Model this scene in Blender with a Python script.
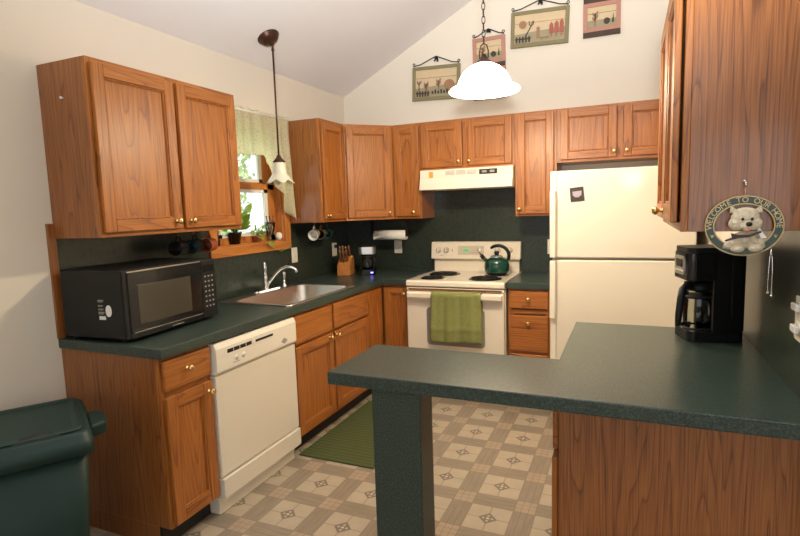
import bpy, bmesh, math, random
from mathutils import Vector, Matrix, Euler
random.seed(7)
PI = math.pi
for o in list(bpy.data.objects): bpy.data.objects.remove(o)
S = bpy.context.scene
C = S.collection

# ------------------------------------------------------------------ camera
cam_data = bpy.data.cameras.new('camera')
cam = bpy.data.objects.new('camera', cam_data); C.objects.link(cam); S.camera = cam
CP = Vector((2.4169, -4.3674, 1.4651)); yaw, pitch, roll = [math.radians(a) for a in (23.58, -6.479, -1.796)]
f_ = Vector((-math.sin(yaw)*math.cos(pitch), math.cos(yaw)*math.cos(pitch), math.sin(pitch)))
r_ = f_.cross(Vector((0, 0, 1))).normalized(); u_ = r_.cross(f_)
R_ = math.cos(roll)*r_ + math.sin(roll)*u_; U_ = -math.sin(roll)*r_ + math.cos(roll)*u_
m = Matrix((R_, U_, -f_)).transposed().to_4x4(); m.translation = CP
cam.matrix_world = m
cam_data.sensor_width = 36.0; cam_data.sensor_fit = 'HORIZONTAL'
cam_data.lens = 36.0*526.37/800.0
cam_data.clip_start = 0.05

# ------------------------------------------------------------------ world, sun, area light, exposure
W = bpy.data.worlds.new('world'); S.world = W; W.use_nodes = True
bg = W.node_tree.nodes['Background']
bg.inputs[0].default_value = (0.95, 0.98, 1.0, 1); bg.inputs[1].default_value = 2.0
def light(name, kind, loc, energy, color, aim=None, size=1, size_y=None, radius=None):
    d = bpy.data.lights.new(name, kind); d.energy = energy; d.color = color
    o = bpy.data.objects.new(name, d); C.objects.link(o); o.location = loc
    if aim is not None: o.rotation_euler = (Vector(aim)-Vector(loc)).to_track_quat('-Z', 'Y').to_euler()
    if kind == 'AREA':
        d.size = size
        if size_y: d.shape = 'RECTANGLE'; d.size_y = size_y
    if radius is not None: d.shadow_soft_size = radius
    return o
sun = light('sun', 'SUN', (8, 4, 12), 7.0, (1, .95, .85), aim=(2.5, 2.0, 0)); sun.data.angle = math.radians(1.5)
fl = light('bounce_flash', 'SPOT', (2.45, -4.5, 1.75), 740, (.93, .96, 1.0), aim=(1.95, -3.0, 3.35), radius=.12); fl.data.spot_size = math.radians(105); fl.data.spot_blend = 1.0
vs = S.view_settings
S.display_settings.display_device = 'sRGB'
vs.view_transform = 'Standard'; vs.look = 'None'; vs.gamma = 1.0; vs.use_curve_mapping = False
vs.exposure = 0.4

# ------------------------------------------------------------------ materials
def newmat(name):
    mt = bpy.data.materials.new(name); mt.use_nodes = True
    nt = mt.node_tree; return mt, nt, nt.nodes['Principled BSDF']
def N(nt, kind, **kw):
    n = nt.nodes.new(kind)
    for k, v in kw.items(): setattr(n, k, v)
    return n
def L(nt, a, b): nt.links.new(a, b)
def math_(nt, op, a, b=None, c=None):
    n = N(nt, 'ShaderNodeMath', operation=op)
    for i, x in enumerate((a, b, c)):
        if x is None: continue
        if isinstance(x, (int, float)): n.inputs[i].default_value = x
        else: L(nt, x, n.inputs[i])
    return n.outputs[0]
def mixc(nt, f, a, b):
    n = N(nt, 'ShaderNodeMix', data_type='RGBA')
    if isinstance(f, (int, float)): n.inputs[0].default_value = f
    else: L(nt, f, n.inputs[0])
    for i, x in ((6, a), (7, b)):
        if isinstance(x, tuple): n.inputs[i].default_value = (*x, 1)
        else: L(nt, x, n.inputs[i])
    return n.outputs[2]
def plain(name, col, rough=.5, metal=0, var=.06, scale=30, bump=0, bscale=200, spec=.5, coat=0):
    mt, nt, p = newmat(name)
    p.inputs['Roughness'].default_value = rough; p.inputs['Metallic'].default_value = metal
    p.inputs['Specular IOR Level'].default_value = spec
    if coat: p.inputs['Coat Weight'].default_value = coat; p.inputs['Coat Roughness'].default_value = .1
    tc = N(nt, 'ShaderNodeTexCoord'); no = N(nt, 'ShaderNodeTexNoise'); no.inputs['Scale'].default_value = scale; no.inputs['Detail'].default_value = 3
    L(nt, tc.outputs['Object'], no.inputs['Vector'])
    d = tuple(c*(1-var) for c in col); e = tuple(min(1, c*(1+var)) for c in col)
    L(nt, mixc(nt, no.outputs[0], d, e), p.inputs['Base Color'])
    if bump:
        nb = N(nt, 'ShaderNodeTexNoise'); nb.inputs['Scale'].default_value = bscale; L(nt, tc.outputs['Object'], nb.inputs['Vector'])
        b = N(nt, 'ShaderNodeBump'); b.inputs['Strength'].default_value = bump; b.inputs['Distance'].default_value = .004
        L(nt, nb.outputs[0], b.inputs['Height']); L(nt, b.outputs[0], p.inputs['Normal'])
    return mt
def oak(name, axis, light_c, dark_c, rough=.42, across=5.0, along=.38, rings=24., coat=.07, coat_r=.3, det=2.):
    mt, nt, p = newmat(name)
    p.inputs['Roughness'].default_value = rough
    p.inputs['Coat Weight'].default_value = coat; p.inputs['Coat Roughness'].default_value = coat_r
    tc = N(nt, 'ShaderNodeTexCoord'); oi = N(nt, 'ShaderNodeObjectInfo')
    add = N(nt, 'ShaderNodeVectorMath', operation='ADD'); L(nt, tc.outputs['Object'], add.inputs[0])
    sc = N(nt, 'ShaderNodeVectorMath', operation='SCALE'); sc.inputs[0].default_value = (37, 23, 11); L(nt, oi.outputs['Random'], sc.inputs['Scale']); L(nt, sc.outputs[0], add.inputs[1])
    def stretched(a, g):
        mp = N(nt, 'ShaderNodeMapping'); v = [a, a, a]; v['xyz'.index(axis)] = g
        mp.inputs['Scale'].default_value = v; L(nt, add.outputs[0], mp.inputs['Vector'])
        no = N(nt, 'ShaderNodeTexNoise'); no.inputs['Scale'].default_value = 1; L(nt, mp.outputs[0], no.inputs['Vector']); return no
    n1 = stretched(across, along); n1.inputs['Detail'].default_value = det; n1.inputs['Roughness'].default_value = .35
    w = math_(nt, 'FRACT', math_(nt, 'MULTIPLY', n1.outputs[0], rings))
    ramp = N(nt, 'ShaderNodeValToRGB'); L(nt, w, ramp.inputs[0])
    e = ramp.color_ramp.elements; e[0].position = 0; e[0].color = (.15, .15, .15, 1); e[1].position = 1; e[1].color = (.1, .1, .1, 1)
    for pos, v in ((.12, .0), (.5, .12), (.86, .42), (.95, 1.0)):
        k = e.new(pos); k.color = (v, v, v, 1)
    n2 = stretched(230, 5); n2.inputs['Detail'].default_value = 2
    pore = N(nt, 'ShaderNodeValToRGB'); L(nt, n2.outputs[0], pore.inputs[0]); pe = pore.color_ramp.elements
    pe[0].position = .42; pe[0].color = (0, 0, 0, 1); pe[1].position = .68; pe[1].color = (1, 1, 1, 1)
    fac = math_(nt, 'ADD', math_(nt, 'MULTIPLY', ramp.outputs[0], .72), math_(nt, 'MULTIPLY', pore.outputs[0], .55))
    n3 = stretched(1.7, .5)
    fac = math_(nt, 'ADD', fac, math_(nt, 'MULTIPLY', math_(nt, 'SUBTRACT', n3.outputs[0], .5), .35))
    cl = N(nt, 'ShaderNodeClamp'); L(nt, fac, cl.inputs[0])
    L(nt, mixc(nt, cl.outputs[0], light_c, dark_c), p.inputs['Base Color'])
    b = N(nt, 'ShaderNodeBump'); b.inputs['Strength'].default_value = .12; b.inputs['Distance'].default_value = .002
    L(nt, math_(nt, 'SUBTRACT', 1.0, cl.outputs[0]), b.inputs['Height']); L(nt, b.outputs[0], p.inputs['Normal'])
    return mt
OL, OD = (.425, .145, .024), (.175, .047, .007)
M = {}
M['oak'] = oak('honey_oak_upright', 'z', OL, OD)
M['oakx'] = oak('honey_oak_lengthwise', 'x', OL, OD)
M['oaky'] = oak('honey_oak_crosswise', 'y', OL, OD)
M['veneer'] = oak('oak_veneer', 'z', (.34, .118, .026), (.13, .036, .007), rough=.36, coat=.35, coat_r=.12, rings=26., across=6.5, along=.42, det=3.)
M['trimwood'] = oak('window_trim_oak', 'z', (.55, .21, .045), (.36, .11, .02), rings=10)
M['trimwoody'] = oak('window_trim_oak_flat', 'y', (.55, .21, .045), (.36, .11, .02), rings=10)
M['brass'] = plain('polished_brass', (.83, .62, .26), .18, 1)
M['chrome'] = plain('chrome', (.8, .8, .8), .1, 1, .02)
M['steel'] = plain('brushed_steel', (.62, .6, .57), .28, 1, .06, 60)
M['black'] = plain('black_plastic', (.009, .009, .009), .45, spec=.3)
M['blackgloss'] = plain('black_gloss', (.008, .008, .009), .1)
M['blackmatt'] = plain('black_toe_kick', (.012, .011, .01), .6)
M['iron'] = plain('wrought_iron', (.02, .017, .015), .55, .5)
M['bronze'] = plain('oil_rubbed_bronze', (.075, .032, .022), .38, .7)
M['almond'] = plain('almond_enamel', (.76, .69, .56), .42, 0, .01, 4, coat=.3)
M['almondlight'] = plain('almond_trim', (.80, .74, .62), .3, 0, .01, 4)
M['bisque'] = plain('white_enamel', (.80, .71, .57), .22, 0, .01, 4, coat=.3)
M['plate'] = plain('ivory_plastic', (.78, .73, .62), .4, 0, .02)
M['panelgrey'] = plain('beige_grey_plastic', (.55, .48, .38), .4)
M['greyplastic'] = plain('grey_plastic', (.33, .31, .28), .4)
M['ovenglass'] = plain('oven_window_grey', (.27, .24, .205), .25)
M['dark'] = plain('dark_slot', (.01, .009, .008), .7)
M['wall'] = plain('cream_wall_paint', (.74, .665, .55), .85, 0, .015, 3, .05, 350, .2)
M['ceil'] = plain('ceiling_paint', (.80, .77, .75), .9, 0, .015, 3, .05, 300, .2)
M['white'] = plain('white_paint', (.82, .82, .78), .5, 0, .02)
M['paper'] = plain('paper', (.85, .82, .76), .9, 0, .02)
M['ceramic'] = plain('white_ceramic', (.85, .83, .78), .15, 0, .01)
M['teal'] = plain('teal_ceramic', (.03, .09, .1), .15)
M['redmug'] = plain('rust_red_ceramic', (.45, .1, .04), .25)
M['kettle'] = plain('green_enamel', (.005, .05, .033), .14, 0, .05, coat=.5)
M['bin'] = plain('green_plastic', (.007, .027, .022), .5, 0, .08, 12, .04, 300, .35)
M['terracotta'] = plain('terracotta', (.5, .17, .06), .7)
M['leaf'] = plain('houseplant_leaf', (.22, .40, .05), .4, 0, .4, 40)
M['soil'] = plain('soil', (.03, .02, .012), .9)
M['treeleaf'] = plain('tree_leaf', (.34, .48, .22), .5, 0, .3, 2)
M['bark'] = plain('bark', (.12, .08, .05), .9, 0, .3, 10, .5, 30)
M['lawn'] = plain('lawn', (.12, .25, .06), .9, 0, .4, 6)
M['olive'] = plain('olive_painted_wood', (.22, .185, .085), .7, 0, .1, 40)
M['pink'] = plain('dusty_pink_painted_wood', (.44, .215, .15), .7, 0, .1, 40)
M['sky'] = plain('pale_straw_board', (.60, .46, .28), .8, 0, .08, 20)
M['grass'] = plain('dull_green_board', (.32, .28, .17), .8, 0, .1, 30)
M['brown'] = plain('dark_brown_board', (.06, .032, .02), .7, 0, .15, 30)
M['sunbrown'] = plain('brown_disc_board', (.32, .17, .09), .7, 0, .15, 60)
M['redboard'] = plain('faded_red_board', (.36, .10, .065), .7, 0, .15, 40)
M['lace'] = None
M['magnet'] = plain('dark_magnet', (.035, .022, .018), .4)
M['violet'] = plain('lilac_grey_print', (.35, .3, .36), .5)
M['orange_sticker'] = plain('orange_sticker', (.75, .33, .05), .5)
M['knifewood'] = plain('light_block_wood', (.50, .19, .045), .4, 0, .2, 30)
M['darkwood'] = plain('dark_handle_wood', (.16, .06, .025), .35, 0, .15, 40)
M['signgreen'] = plain('dark_green_enamel', (.02, .05, .035), .35)
M['gold'] = plain('dull_gold', (.68, .52, .26), .4, .15)
M['fur'] = plain('cream_fur_resin', (.74, .64, .47), .8, 0, .3, 120, .8, 160)
M['pinktongue'] = plain('pink_resin', (.7, .25, .2), .5)
M['scarf'] = plain('dark_tartan_resin', (.07, .05, .05), .7, 0, .5, 120)

def laminate(name, base, fleck, rough, s=150):
    mt, nt, p = newmat(name)
    tc = N(nt, 'ShaderNodeTexCoord')
    no = N(nt, 'ShaderNodeTexNoise'); no.inputs['Scale'].default_value = s; no.inputs['Detail'].default_value = 4; L(nt, tc.outputs['Object'], no.inputs['Vector'])
    rp = N(nt, 'ShaderNodeValToRGB'); L(nt, no.outputs[0], rp.inputs[0]); e = rp.color_ramp.elements
    e[0].position = .36; e[0].color = (*[c*.55 for c in base], 1); e[1].position = .68; e[1].color = (*fleck, 1)
    k = e.new(.5); k.color = (*base, 1)
    n2 = N(nt, 'ShaderNodeTexNoise'); n2.inputs['Scale'].default_value = 6; L(nt, tc.outputs['Object'], n2.inputs['Vector'])
    L(nt, mixc(nt, math_(nt, 'MULTIPLY', n2.outputs[0], .35), rp.outputs[0], base), p.inputs['Base Color'])
    p.inputs['Roughness'].default_value = rough
    return mt
M['counter'] = laminate('green_speckled_laminate', (.030, .048, .039), (.064, .097, .077), .31, 180)
M['splash'] = laminate('green_backsplash_laminate', (.026, .036, .027), (.030, .042, .032), .28, 40)

def floor_mat():
    mt, nt, p = newmat('vinyl_tile_floor')
    tc = N(nt, 'ShaderNodeTexCoord'); sx = N(nt, 'ShaderNodeSeparateXYZ'); L(nt, tc.outputs['Object'], sx.inputs[0])
    P = .3048
    def cell(o, c):
        f = math_(nt, 'FRACT', math_(nt, 'ADD', math_(nt, 'DIVIDE', math_(nt, 'SUBTRACT', o, c), P), .5+100))
        return math_(nt, 'SUBTRACT', f, .5)
    u = cell(sx.outputs[0], 1.5241); v = cell(sx.outputs[1], -1.4711)
    au = math_(nt, 'ABSOLUTE', u); av = math_(nt, 'ABSOLUTE', v)
    mx = math_(nt, 'MAXIMUM', au, av); mn = math_(nt, 'MINIMUM', au, av); sm = math_(nt, 'ADD', au, av)
    lt = lambda a, b: math_(nt, 'LESS_THAN', a, b)
    gt = lambda a, b: math_(nt, 'GREATER_THAN', a, b)
    mul = lambda a, b: math_(nt, 'MULTIPLY', a, b)
    n1 = N(nt, 'ShaderNodeTexNoise'); n1.inputs['Scale'].default_value = 14; n1.inputs['Detail'].default_value = 5; L(nt, tc.outputs['Object'], n1.inputs['Vector'])
    def vein(sc):
        mp = N(nt, 'ShaderNodeMapping'); mp.inputs['Scale'].default_value = sc; L(nt, tc.outputs['Object'], mp.inputs['Vector'])
        n = N(nt, 'ShaderNodeTexNoise'); n.inputs['Scale'].default_value = 1; n.inputs['Detail'].default_value = 4; L(nt, mp.outputs[0], n.inputs['Vector']); return n.outputs[0]
    B_ = .335
    cream = mixc(nt, n1.outputs[0], (.35, .285, .205), (.47, .395, .295))
    bandv = mixc(nt, vein((60, 8, 8)), (.17, .138, .10), (.32, .265, .195))
    bandh = mixc(nt, vein((8, 60, 8)), (.17, .138, .10), (.32, .265, .195))
    bu = gt(au, B_); bv = gt(av, B_)
    col = mixc(nt, bu, cream, bandv); col = mixc(nt, mul(bv, math_(nt, 'SUBTRACT', 1.0, bu)), col, bandh)
    cross = mul(bu, bv)
    pink = mixc(nt, n1.outputs[0], (.30, .225, .155), (.43, .335, .24))
    col = mixc(nt, cross, col, pink)
    dm = lt(sm, .15); col = mixc(nt, dm, col, (.17, .14, .10))
    small = mul(dm, mul(gt(mx, .022), mul(lt(math_(nt, 'ABSOLUTE', math_(nt, 'SUBTRACT', mx, .068)), .02), lt(mn, .02))))
    col = mixc(nt, small, col, (.42, .37, .29))
    col = mixc(nt, lt(mx, .022), col, (.55, .5, .4))
    # joint lines
    ln = lambda a, c, w: lt(math_(nt, 'ABSOLUTE', math_(nt, 'SUBTRACT', a, c)), w)
    mxx = lambda a, b: math_(nt, 'MAXIMUM', a, b)
    third = .5-.055
    q = mul(lt(mn, .008), mul(gt(sm, .15), lt(mx, B_)))
    edge = mxx(ln(au, B_, .009), ln(av, B_, .009))
    thirds = mxx(mul(ln(au, third, .006), bu), mul(ln(av, third, .006), bv))
    lines = mxx(q, mxx(edge, thirds))
    col = mixc(nt, mul(lines, .75), col, (.20, .145, .10))
    L(nt, col, p.inputs['Base Color'])
    p.inputs['Roughness'].default_value = .38
    b = N(nt, 'ShaderNodeBump'); b.inputs['Strength'].default_value = .15; b.inputs['Distance'].default_value = .002; b.invert = True
    L(nt, lines, b.inputs['Height']); L(nt, b.outputs[0], p.inputs['Normal'])
    return mt
M['floor'] = floor_mat()
def glass_mat(name, tint=(1, 1, 1), rough=.02, refl=.5):
    mt = bpy.data.materials.new(name); mt.use_nodes = True; nt = mt.node_tree; nt.nodes.clear()
    out = N(nt, 'ShaderNodeOutputMaterial'); tr = N(nt, 'ShaderNodeBsdfTransparent'); tr.inputs[0].default_value = (*tint, 1)
    gl = N(nt, 'ShaderNodeBsdfGlossy'); gl.inputs['Roughness'].default_value = rough
    fr = N(nt, 'ShaderNodeFresnel'); fr.inputs[0].default_value = 1.5
    mx = N(nt, 'ShaderNodeMixShader'); L(nt, math_(nt, 'MULTIPLY', fr.outputs[0], refl), mx.inputs[0]); L(nt, tr.outputs[0], mx.inputs[1]); L(nt, gl.outputs[0], mx.inputs[2]); L(nt, mx.outputs[0], out.inputs[0])
    return mt
M['glass'] = glass_mat('clear_window_glass')
M['carafe'] = glass_mat('carafe_glass', (.75, .78, .75), .03, 1.0)
M['vase'] = glass_mat('clear_drinking_glass', (.9, .95, .95), .03, 1.2)
def lace_mat():
    mt = bpy.data.materials.new('cream_lace'); mt.use_nodes = True; nt = mt.node_tree; nt.nodes.clear()
    out = N(nt, 'ShaderNodeOutputMaterial'); tc = N(nt, 'ShaderNodeTexCoord')
    di = N(nt, 'ShaderNodeBsdfDiffuse'); tl = N(nt, 'ShaderNodeBsdfTranslucent'); tp = N(nt, 'ShaderNodeBsdfTransparent')
    no = N(nt, 'ShaderNodeTexNoise'); no.inputs['Scale'].default_value = 26; no.inputs['Detail'].default_value = 3; L(nt, tc.outputs['Object'], no.inputs['Vector'])
    c = mixc(nt, no.outputs[0], (.84, .83, .62), (.95, .94, .80)); L(nt, c, di.inputs[0]); L(nt, c, tl.inputs[0])
    m1 = N(nt, 'ShaderNodeMixShader'); m1.inputs[0].default_value = .7; L(nt, di.outputs[0], m1.inputs[1]); L(nt, tl.outputs[0], m1.inputs[2])
    vo = N(nt, 'ShaderNodeTexVoronoi'); vo.inputs['Scale'].default_value = 70; L(nt, tc.outputs['Object'], vo.inputs['Vector'])
    m2 = N(nt, 'ShaderNodeMixShader'); L(nt, math_(nt, 'MULTIPLY', math_(nt, 'LESS_THAN', vo.outputs['Distance'], .22), .45), m2.inputs[0]); L(nt, m1.outputs[0], m2.inputs[1]); L(nt, tp.outputs[0], m2.inputs[2])
    L(nt, m2.outputs[0], out.inputs[0]); return mt
M['lace'] = lace_mat()
def emit_mat(name, col, st, base=(.8, .78, .72)):
    mt, nt, p = newmat(name); p.inputs['Base Color'].default_value = (*base, 1); p.inputs['Roughness'].default_value = .3
    p.inputs['Emission Color'].default_value = (*col, 1); p.inputs['Emission Strength'].default_value = st; return mt
M['lampglass'] = emit_mat('lit_white_glass', (1, .86, .64), 3.6)
M['frosted'] = plain('frosted_white_glass', (.80, .78, .62), .35, 0, .03)
M['frosted'].node_tree.nodes['Principled BSDF'].inputs['Transmission Weight'].default_value = .15
M['blueled'] = emit_mat('blue_indicator', (.1, .1, 1), 6)
M['greenled'] = emit_mat('green_clock_display', (.1, .8, .2), .5, (.02, .15, .04))
def terry(name, a, b, s):
    return plain(name, a, .95, 0, .22, s, 1.0, 420, .1)
M['towel'] = terry('olive_terry', (.235, .245, .085), 0, 60)
def mat_ribbed():
    mt, nt, p = newmat('green_ribbed_rug'); tc = N(nt, 'ShaderNodeTexCoord')
    w = N(nt, 'ShaderNodeTexWave'); w.wave_type = 'BANDS'; w.bands_direction = 'Y'; w.inputs['Scale'].default_value = 9; w.inputs['Distortion'].default_value = 1.2; w.inputs['Detail'].default_value = 2
    L(nt, tc.outputs['Object'], w.inputs['Vector'])
    no = N(nt, 'ShaderNodeTexNoise'); no.inputs['Scale'].default_value = 240; L(nt, tc.outputs['Object'], no.inputs['Vector'])
    f = math_(nt, 'ADD', math_(nt, 'MULTIPLY', w.outputs[0], .6), math_(nt, 'MULTIPLY', no.outputs[0], .4))
    L(nt, mixc(nt, f, (.040, .050, .010), (.062, .074, .018)), p.inputs['Base Color']); p.inputs['Roughness'].default_value = .95
    b = N(nt, 'ShaderNodeBump'); b.inputs['Strength'].default_value = .6; b.inputs['Distance'].default_value = .004; L(nt, f, b.inputs['Height']); L(nt, b.outputs[0], p.inputs['Normal'])
    return mt
M['rug'] = mat_ribbed()

# ------------------------------------------------------------------ mesh helpers
class B:
    """collects shapes in one bmesh; obj() links them as one mesh object"""
    def __init__(s, mtx=None): s.bm = bmesh.new(); s.M = mtx or Matrix()
    def _v(s, p): return s.bm.verts.new(s.M @ Vector(p))
    def _f(s, vs, mi=0, sm=False):
        try: f = s.bm.faces.new(vs); f.material_index = mi; f.smooth = sm
        except ValueError: pass
    def box(s, a, b, mi=0):
        x0, y0, z0 = [min(p, q) for p, q in zip(a, b)]; x1, y1, z1 = [max(p, q) for p, q in zip(a, b)]
        v = [s._v(p) for p in ((x0,y0,z0),(x1,y0,z0),(x1,y1,z0),(x0,y1,z0),(x0,y0,z1),(x1,y0,z1),(x1,y1,z1),(x0,y1,z1))]
        for q in ((0,3,2,1),(4,5,6,7),(0,1,5,4),(1,2,6,5),(2,3,7,6),(3,0,4,7)): s._f([v[i] for i in q], mi)
        return s
    def prism(s, poly, ext, mi=0):
        """closed outline of 3D points swept by vector ext"""
        e = Vector(ext); a = [s._v(p) for p in poly]; b = [s._v(Vector(p)+e) for p in poly]
        s._f(a[::-1], mi); s._f(b, mi)
        for i in range(len(a)): j = (i+1) % len(a); s._f([a[i], a[j], b[j], b[i]], mi)
        return s
    def slab(s, outline, holes, z0, z1, mi=0):
        loops = [outline]+holes; t = bmesh.new(); ed = []
        for lp in loops:
            vs_ = [t.verts.new((x, y, z1)) for x, y in lp]
            ed += [t.edges.new((vs_[i], vs_[(i+1) % len(vs_)])) for i in range(len(vs_))]
        bmesh.ops.triangle_fill(t, use_beauty=True, use_dissolve=False, edges=ed)
        for f in t.faces:
            if f.normal.z < 0: f.normal_flip()
        t.verts.index_update()
        top = {v.index: s._v(v.co) for v in t.verts}; bot = {v.index: s._v((v.co.x, v.co.y, z0)) for v in t.verts}
        for f in t.faces:
            s._f([top[v.index] for v in f.verts], mi); s._f([bot[v.index] for v in reversed(f.verts)], mi)
        for e in t.edges:
            if len(e.link_faces) == 1:
                a, b = [v.index for v in e.verts]; s._f([top[a], top[b], bot[b], bot[a]], mi)
        t.free(); return s
    def lathe(s, prof, c, axis=(0, 0, 1), seg=24, mi=0, sm=True, cap=True):
        """prof: (radius, height) pairs along axis from c"""
        q = Vector((0, 0, 1)).rotation_difference(Vector(axis).normalized()).to_matrix(); c = Vector(c); rings = []
        for r, h in prof:
            rings.append([s._v(c+q @ Vector((r*math.cos(2*PI*k/seg), r*math.sin(2*PI*k/seg), h))) for k in range(seg)] if r > 1e-6 else [s._v(c+q @ Vector((0, 0, h)))])
        for A, D in zip(rings, rings[1:]):
            for k in range(seg):
                l = (k+1) % seg
                if len(A) == 1 and len(D) == 1: continue
                if len(A) == 1: s._f([A[0], D[k], D[l]], mi, sm)
                elif len(D) == 1: s._f([A[k], A[l], D[0]], mi, sm)
                else: s._f([A[k], A[l], D[l], D[k]], mi, sm)
        if cap:
            if len(rings[0]) > 1: s._f(rings[0][::-1], mi)
            if len(rings[-1]) > 1: s._f(rings[-1], mi)
        return s
    def cyl(s, a, b, r, r2=None, seg=16, mi=0):
        a, b = Vector(a), Vector(b); return s.lathe([(r, 0), (r2 if r2 is not None else r, (b-a).length)], a, b-a, seg, mi)
    def tube(s, pts, r, seg=10, mi=0, closed=False):
        pts = [Vector(p) for p in pts]; n = len(pts); rings = []; rad = r if isinstance(r, (list, tuple)) else [r]*n
        up = None
        for i, p in enumerate(pts):
            t = ((pts[(i+1) % n] if closed or i < n-1 else p)-(pts[i-1] if closed or i > 0 else p)).normalized()
            if up is None: up = t.orthogonal().normalized()
            else: up = (up-t*up.dot(t)); up = up.normalized() if up.length > 1e-6 else t.orthogonal().normalized()
            w = t.cross(up)
            rings.append([s._v(p+rad[i]*(math.cos(2*PI*k/seg)*up+math.sin(2*PI*k/seg)*w)) for k in range(seg)])
        for i in range(n if closed else n-1):
            A, D = rings[i], rings[(i+1) % n]
            for k in range(seg): l = (k+1) % seg; s._f([A[k], A[l], D[l], D[k]], mi, True)
        if not closed: s._f(rings[0][::-1], mi); s._f(rings[-1], mi)
        return s
    def ball(s, c, r, seg=16, rings=10, mi=0):
        rx, ry, rz = r if isinstance(r, (tuple, list)) else (r, r, r); c = Vector(c); R = []
        for i in range(rings+1):
            t = PI*i/rings; zz, q = math.cos(t), math.sin(t)
            R.append([s._v(c+Vector((0, 0, rz*zz)))] if i in (0, rings) else [s._v(c+Vector((rx*q*math.cos(2*PI*k/seg), ry*q*math.sin(2*PI*k/seg), rz*zz))) for k in range(seg)])
        for A, D in zip(R, R[1:]):
            for k in range(seg):
                l = (k+1) % seg
                if len(A) == 1: s._f([A[0], D[k], D[l]], mi, True)
                elif len(D) == 1: s._f([A[k], D[0], A[l]], mi, True)
                else: s._f([A[k], D[k], D[l], A[l]], mi, True)
        return s
    def grid(s, fn, nu, nv, mi=0, sm=True):
        g = [[s._v(fn(i/nu, j/nv)) for j in range(nv+1)] for i in range(nu+1)]
        for i in range(nu):
            for j in range(nv): s._f([g[i][j], g[i+1][j], g[i+1][j+1], g[i][j+1]], mi, sm)
        return s
    def text(s, string, size, mtx, depth=.001, align='CENTER'):
        cu = bpy.data.curves.new('lettering', 'FONT'); cu.body = string; cu.size = size; cu.extrude = depth; cu.align_x = align; cu.align_y = 'CENTER'; cu.resolution_u = 3
        o = bpy.data.objects.new('lettering', cu); C.objects.link(o); bpy.context.view_layer.update()
        me = bpy.data.meshes.new_from_object(o.evaluated_get(bpy.context.evaluated_depsgraph_get()))
        me.transform(s.M @ mtx); s.bm.from_mesh(me)
        bpy.data.objects.remove(o); bpy.data.meshes.remove(me); bpy.data.curves.remove(cu); return s
    def obj(s, name, mats, parent=None, local=False, bevel=0, seg=2, solid=0, sub=0, fix=True):
        if fix: bmesh.ops.recalc_face_normals(s.bm, faces=s.bm.faces[:])
        if parent is not None and not local:
            r = parent
            while r.parent: r = r.parent
            bmesh.ops.translate(s.bm, verts=s.bm.verts[:], vec=-r.location)
        me = bpy.data.meshes.new(name); s.bm.to_mesh(me); s.bm.free()
        o = bpy.data.objects.new(name, me); C.objects.link(o)
        for k in (mats if isinstance(mats, (list, tuple)) else [mats]): me.materials.append(M[k] if isinstance(k, str) else k)
        if parent is not None: o.parent = parent
        if solid:
            md = o.modifiers.new('thickness', 'SOLIDIFY'); md.thickness = solid; md.offset = 0
        if bevel:
            md = o.modifiers.new('bevel', 'BEVEL'); md.width = bevel; md.segments = seg; md.limit_method = 'ANGLE'; md.angle_limit = math.radians(40)
        if sub:
            md = o.modifiers.new('smooth', 'SUBSURF'); md.levels = sub; md.render_levels = sub
        return o
def thing(name, label, cat, loc=(0, 0, 0), rz=0, group=None):
    o = bpy.data.objects.new(name, None); C.objects.link(o); o.location = loc; o.rotation_euler = (0, 0, rz)
    o.empty_display_size = .05; o['label'] = label; o['category'] = cat
    if group: o['group'] = group
    return o
def tag(o, label, cat, group=None):
    o['label'] = label; o['category'] = cat
    if group: o['group'] = group
    return o
def struct(o): o['kind'] = 'structure'; return o
def rounded(x0, y0, x1, y1, r, n=5):
    out = []
    for cx, cy, a in ((x1-r, y1-r, 0), (x0+r, y1-r, 90), (x0+r, y0+r, 180), (x1-r, y0+r, 270)):
        for k in range(n+1): t = math.radians(a+90*k/n); out.append((cx+r*math.cos(t), cy+r*math.sin(t)))
    return out
def T(*v): return Matrix.Translation(Vector(v))
def RZ(a): return Matrix.Rotation(a, 4, 'Z')
def RX(a): return Matrix.Rotation(a, 4, 'X')

# ------------------------------------------------------------------ room shell
XR, ZW, SL = 2.8585, 2.4854, .5194
RIDGE = 3.5
floor = struct(B().box((-.14, -7, -.12), (6.3, .14, 0)).obj('floor', 'floor'))
# left wall with the window opening
WY0, WY1, WZ0, WZ1 = -1.755, -1.03, 1.245, 2.06
b = B()
for y0, y1, z0, z1 in ((-7, WY0, 0, ZW), (WY1, .14, 0, ZW), (WY0, WY1, 0, WZ0), (WY0, WY1, WZ1, ZW)): b.box((-.14, y0, z0), (0, y1, z1))
struct(b.obj('wall_left', 'wall'))
cz = lambda x: ZW+SL*x
struct(B().prism([(0, 0, 0), (XR+.12, 0, 0), (XR+.12, 0, cz(XR+.12)), (0, 0, cz(0))], (0, .14, 0)).obj('wall_back', 'wall'))
struct(B().prism([(XR, 0, 0), (XR+.12, 0, 0), (XR+.12, 0, cz(XR+.12)), (XR, 0, cz(XR))], (0, -2.86, 0)).obj('wall_right', 'wall'))
struct(B().box((6.18, -7, 0), (6.3, .14, 2.9)).obj('wall_side', 'wall'))
b = B()  # out-of-view wall with a wide opening, added to cut sky light entering the room
for x0, x1, z0, z1 in ((0, .9, 0, 2.45), (5.3, 6.18, 0, 2.45), (.9, 5.3, 0, .75), (.9, 5.3, 2.1, 2.45)): b.box((x0, -7.12, z0), (x1, -7, z1))
struct(b.prism([(0, -7, 2.45), (6.18, -7, 2.45), (6.18, -7, cz(RIDGE)-SL*2.68), (RIDGE, -7, cz(RIDGE)), (0, -7, cz(0))], (0, -.12, 0)).obj('wall_front_unseen', 'wall'))
zr = cz(RIDGE); ze = zr-SL*(6.3-RIDGE)
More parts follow.
